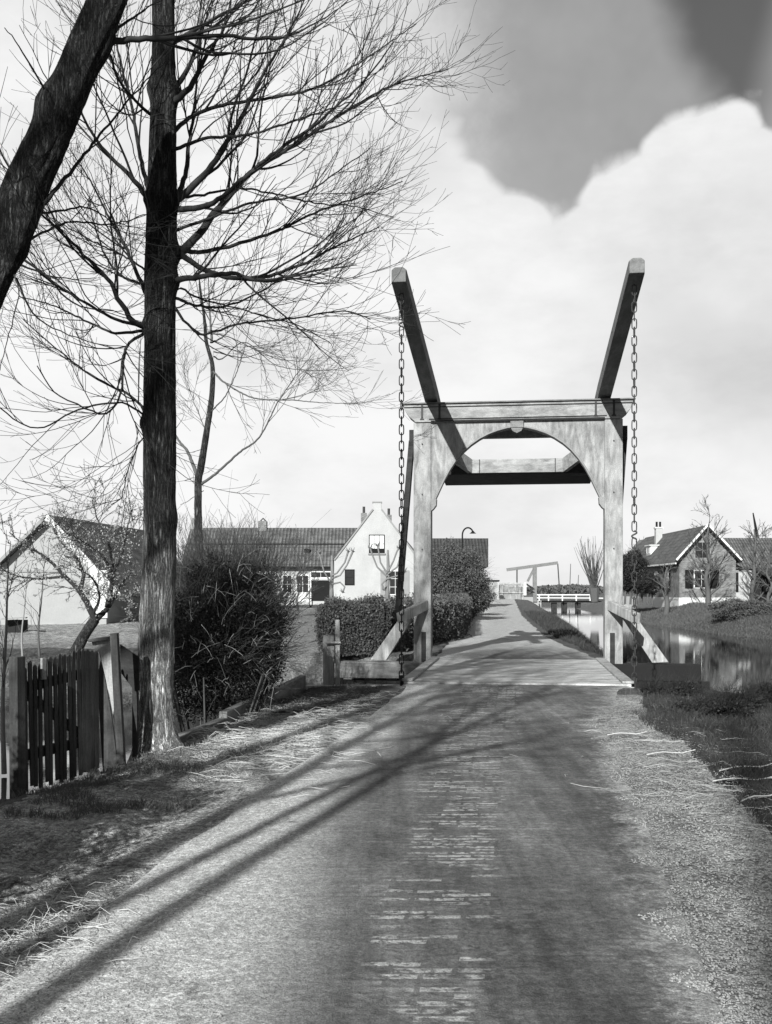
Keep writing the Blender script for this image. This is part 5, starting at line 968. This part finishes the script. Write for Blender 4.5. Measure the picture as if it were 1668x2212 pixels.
X, Yv, Z = scatter(150000, 4, 16.5, 3, 34, lambda X, Y: (X > gout_(Y) + .35*vnoise(X, Y, 2.2, 6)) & (Y < 15.9) & (vnoise(X, Y, 3.0, 8) > -.33))
tall_ = (1 + 1.8*np.clip(vnoise(X, Yv, 1.3, 2)*2, 0, 1))*np.interp(Yv, [12.5, 15], [1, .5]); V, Q = blades(X, Yv, Z, .055*tall_, .006, .55); tag(link_mesh('verge_grass', V, Q, M['grass']), 'dark rough grass on the verge right of the road', 'grass', kind='stuff')
X, Yv, Z = scatter(9000, 4, 16.5, 3, 34, lambda X, Y: (X > gout_(Y) - .3) & (Y < 15.9)); V, Q = blades(X, Yv, Z, .07, .004, .9); tag(link_mesh('dry_grass', V, Q, M['grasspale']), 'dry pale stalks among the dark verge grass', 'grass', kind='stuff')
X, Yv, Z = scatter(60000, 7, 17, -20, 3, lambda X, Y: (X < Lr(Y) - .25) & (X > np.interp(Y, [7, 9, 11.5, 16.4], [-2.9, -2.45, -1.95, -1.45])) & (Y < 16.6) & ((vnoise(X, Y, 2.4, 5) > -.05) | (Y > 12.5)))
V, Q = blades(X, Yv, Z, .045, .005, .8); tag(link_mesh('verge_grass', V, Q, M['grasspale']), 'short dry grass on the verge left of the road', 'grass', kind='stuff')
X, Yv, Z = scatter(120000, 23, 70, -2, 26, lambda X, Y: (sdist(X, Y) > .1) & (sdist(X, Y) < 4) & (X > Rr(Y) + .2)); V, Q = blades(X, Yv, Z, .16, .02, .6); tag(link_mesh('bank_grass', V, Q, M['grass']), 'coarse grass along the canal bank beyond the portal', 'grass', kind='stuff')
X, Yv, Z = scatter(60000, 48, 112, 9, 26, lambda X, Y: (sdist(X, Y) > .3) & (sdist(X, Y) < 9) & (X > 14)); V, Q = blades(X, Yv, Z, .13, .04, .7); tag(link_mesh('bank_grass', V, Q, M['bankgrass']), 'mixed rough grass on the far canal bank before the villa', 'grass', kind='stuff')
# straw and clippings
def straw(n, cx_, cy_, sx, sy, name, label, ln=(.06, .25), lift=.03, r=.0022, mat='straw', align=None):
    tb = TB(); X = rgs.normal(cx_, sx, n); Yv = rgs.normal(cy_, sy, n); Z = height(X, Yv)
    for x, y, z in zip(X, Yv, Z):
        a = rgs.uniform(0, 2*pi) if align is None else rgs.normal(align, .5); l = rgs.uniform(*ln); dz = abs(rgs.normal(0, lift)); c = rgs.normal(0, .25)
        P_ = [(x, y, z + .006 + abs(rgs.normal(0, lift*.4))), (x + cos(a)*l*.5, y + sin(a)*l*.5, z + .008 + dz), (x + cos(a + c)*l, y + sin(a + c)*l, z + .006 + dz*.4)]; tb.add(P_, [r, r, r*.6], 3)
    tag(tb.build(name, M[mat]), label, 'straw', kind='stuff')
straw(330, -1.62, 4.55, .20, .28, 'straw', 'curly heap of pale straw at the lower left road edge', (.06, .2), .03, .0017)
straw(1500, -1.15, 10.9, .42, 1.15, 'straw', 'pale reed clippings strewn over the left verge by the tree', (.08, .38), .022, .0027)
straw(420, -.4, 13.8, .5, 1.0, 'straw', 'thin scattered clippings near the left end of the deck', (.06, .3), .018, .0018)
straw(330, 2.75, 8.6, .42, 1.5, 'straw', 'pale stalks lying on the right gravel verge', (.06, .34), .02, .0018)
for (x, y, a, l) in ((2.35, 9.4, 0.05, .45), (2.75, 8.6, .35, .6), (2.6, 8.3, -.02, .5), (3.0, 8.45, -.12, .5), (2.45, 7.2, .5, .4), (2.25, 10.6, -.1, .4)):
    tb = TB(); z = float(height(np.array([x]), np.array([y]))[0]); P_ = catmull([(x, y, z + .03), (x + cos(a)*l*.35, y + sin(a)*l*.35 + l*.05, z + .05), (x + cos(a)*l*.7, y + sin(a)*l*.7 - l*.03, z + .045), (x + cos(a)*l, y + sin(a)*l + l*.04, z + .07)], .06); tb.add(P_, np.linspace(.006, .004, len(P_)), 5)
    tag(tb.build('stick', M['straw']), 'pale peeled stick lying on the right verge', 'stick', 'peeled sticks on the right verge')
# gravel stones on both sides of the road
def stones(X, Yv, Z, s, name, label, mat):
    n = len(X); S = s*rgs.uniform(.5, 1.5, (n, 1, 1)); base = np.array([(1, 0, 0), (0, 1, 0), (-1, 0, 0), (0, -1, 0), (0, 0, .75), (0, 0, -.5)], float)[None] + rgs.normal(0, .22, (n, 6, 3))
    V = (base*S + np.stack([X, Yv, Z + .003], 1)[:, None]).reshape(-1, 3); i = np.arange(n)[:, None]*6; T = [(0, 1, 4), (1, 2, 4), (2, 3, 4), (3, 0, 4), (1, 0, 5), (2, 1, 5), (3, 2, 5), (0, 3, 5)]
    tag(link_mesh(name, V, np.concatenate([i + np.array(q) for q in T]), mat), label, 'gravel', kind='stuff')
X, Yv, Z = scatter(42000, 3.4, 13, 5, 30, lambda X, Y: (X > Rr(Y) - .16 + .3*vnoise(X, Y, 4, 3)) & (X < gout_(Y) + .2)); stones(X, Yv, Z + .004, .006, 'gravel', 'coarse pale gravel along the right edge of the road', M['stone'])
X, Yv, Z = scatter(16000, 3.4, 12, -26, 8, lambda X, Y: (X < Lr(Y) + .75 + .5*vnoise(X, Y, 2, 3)) & (X > -2.7)); stones(X, Yv, Z + .006, .0034, 'gravel', 'fine grit on the left half of the road and verge', M['stone'])
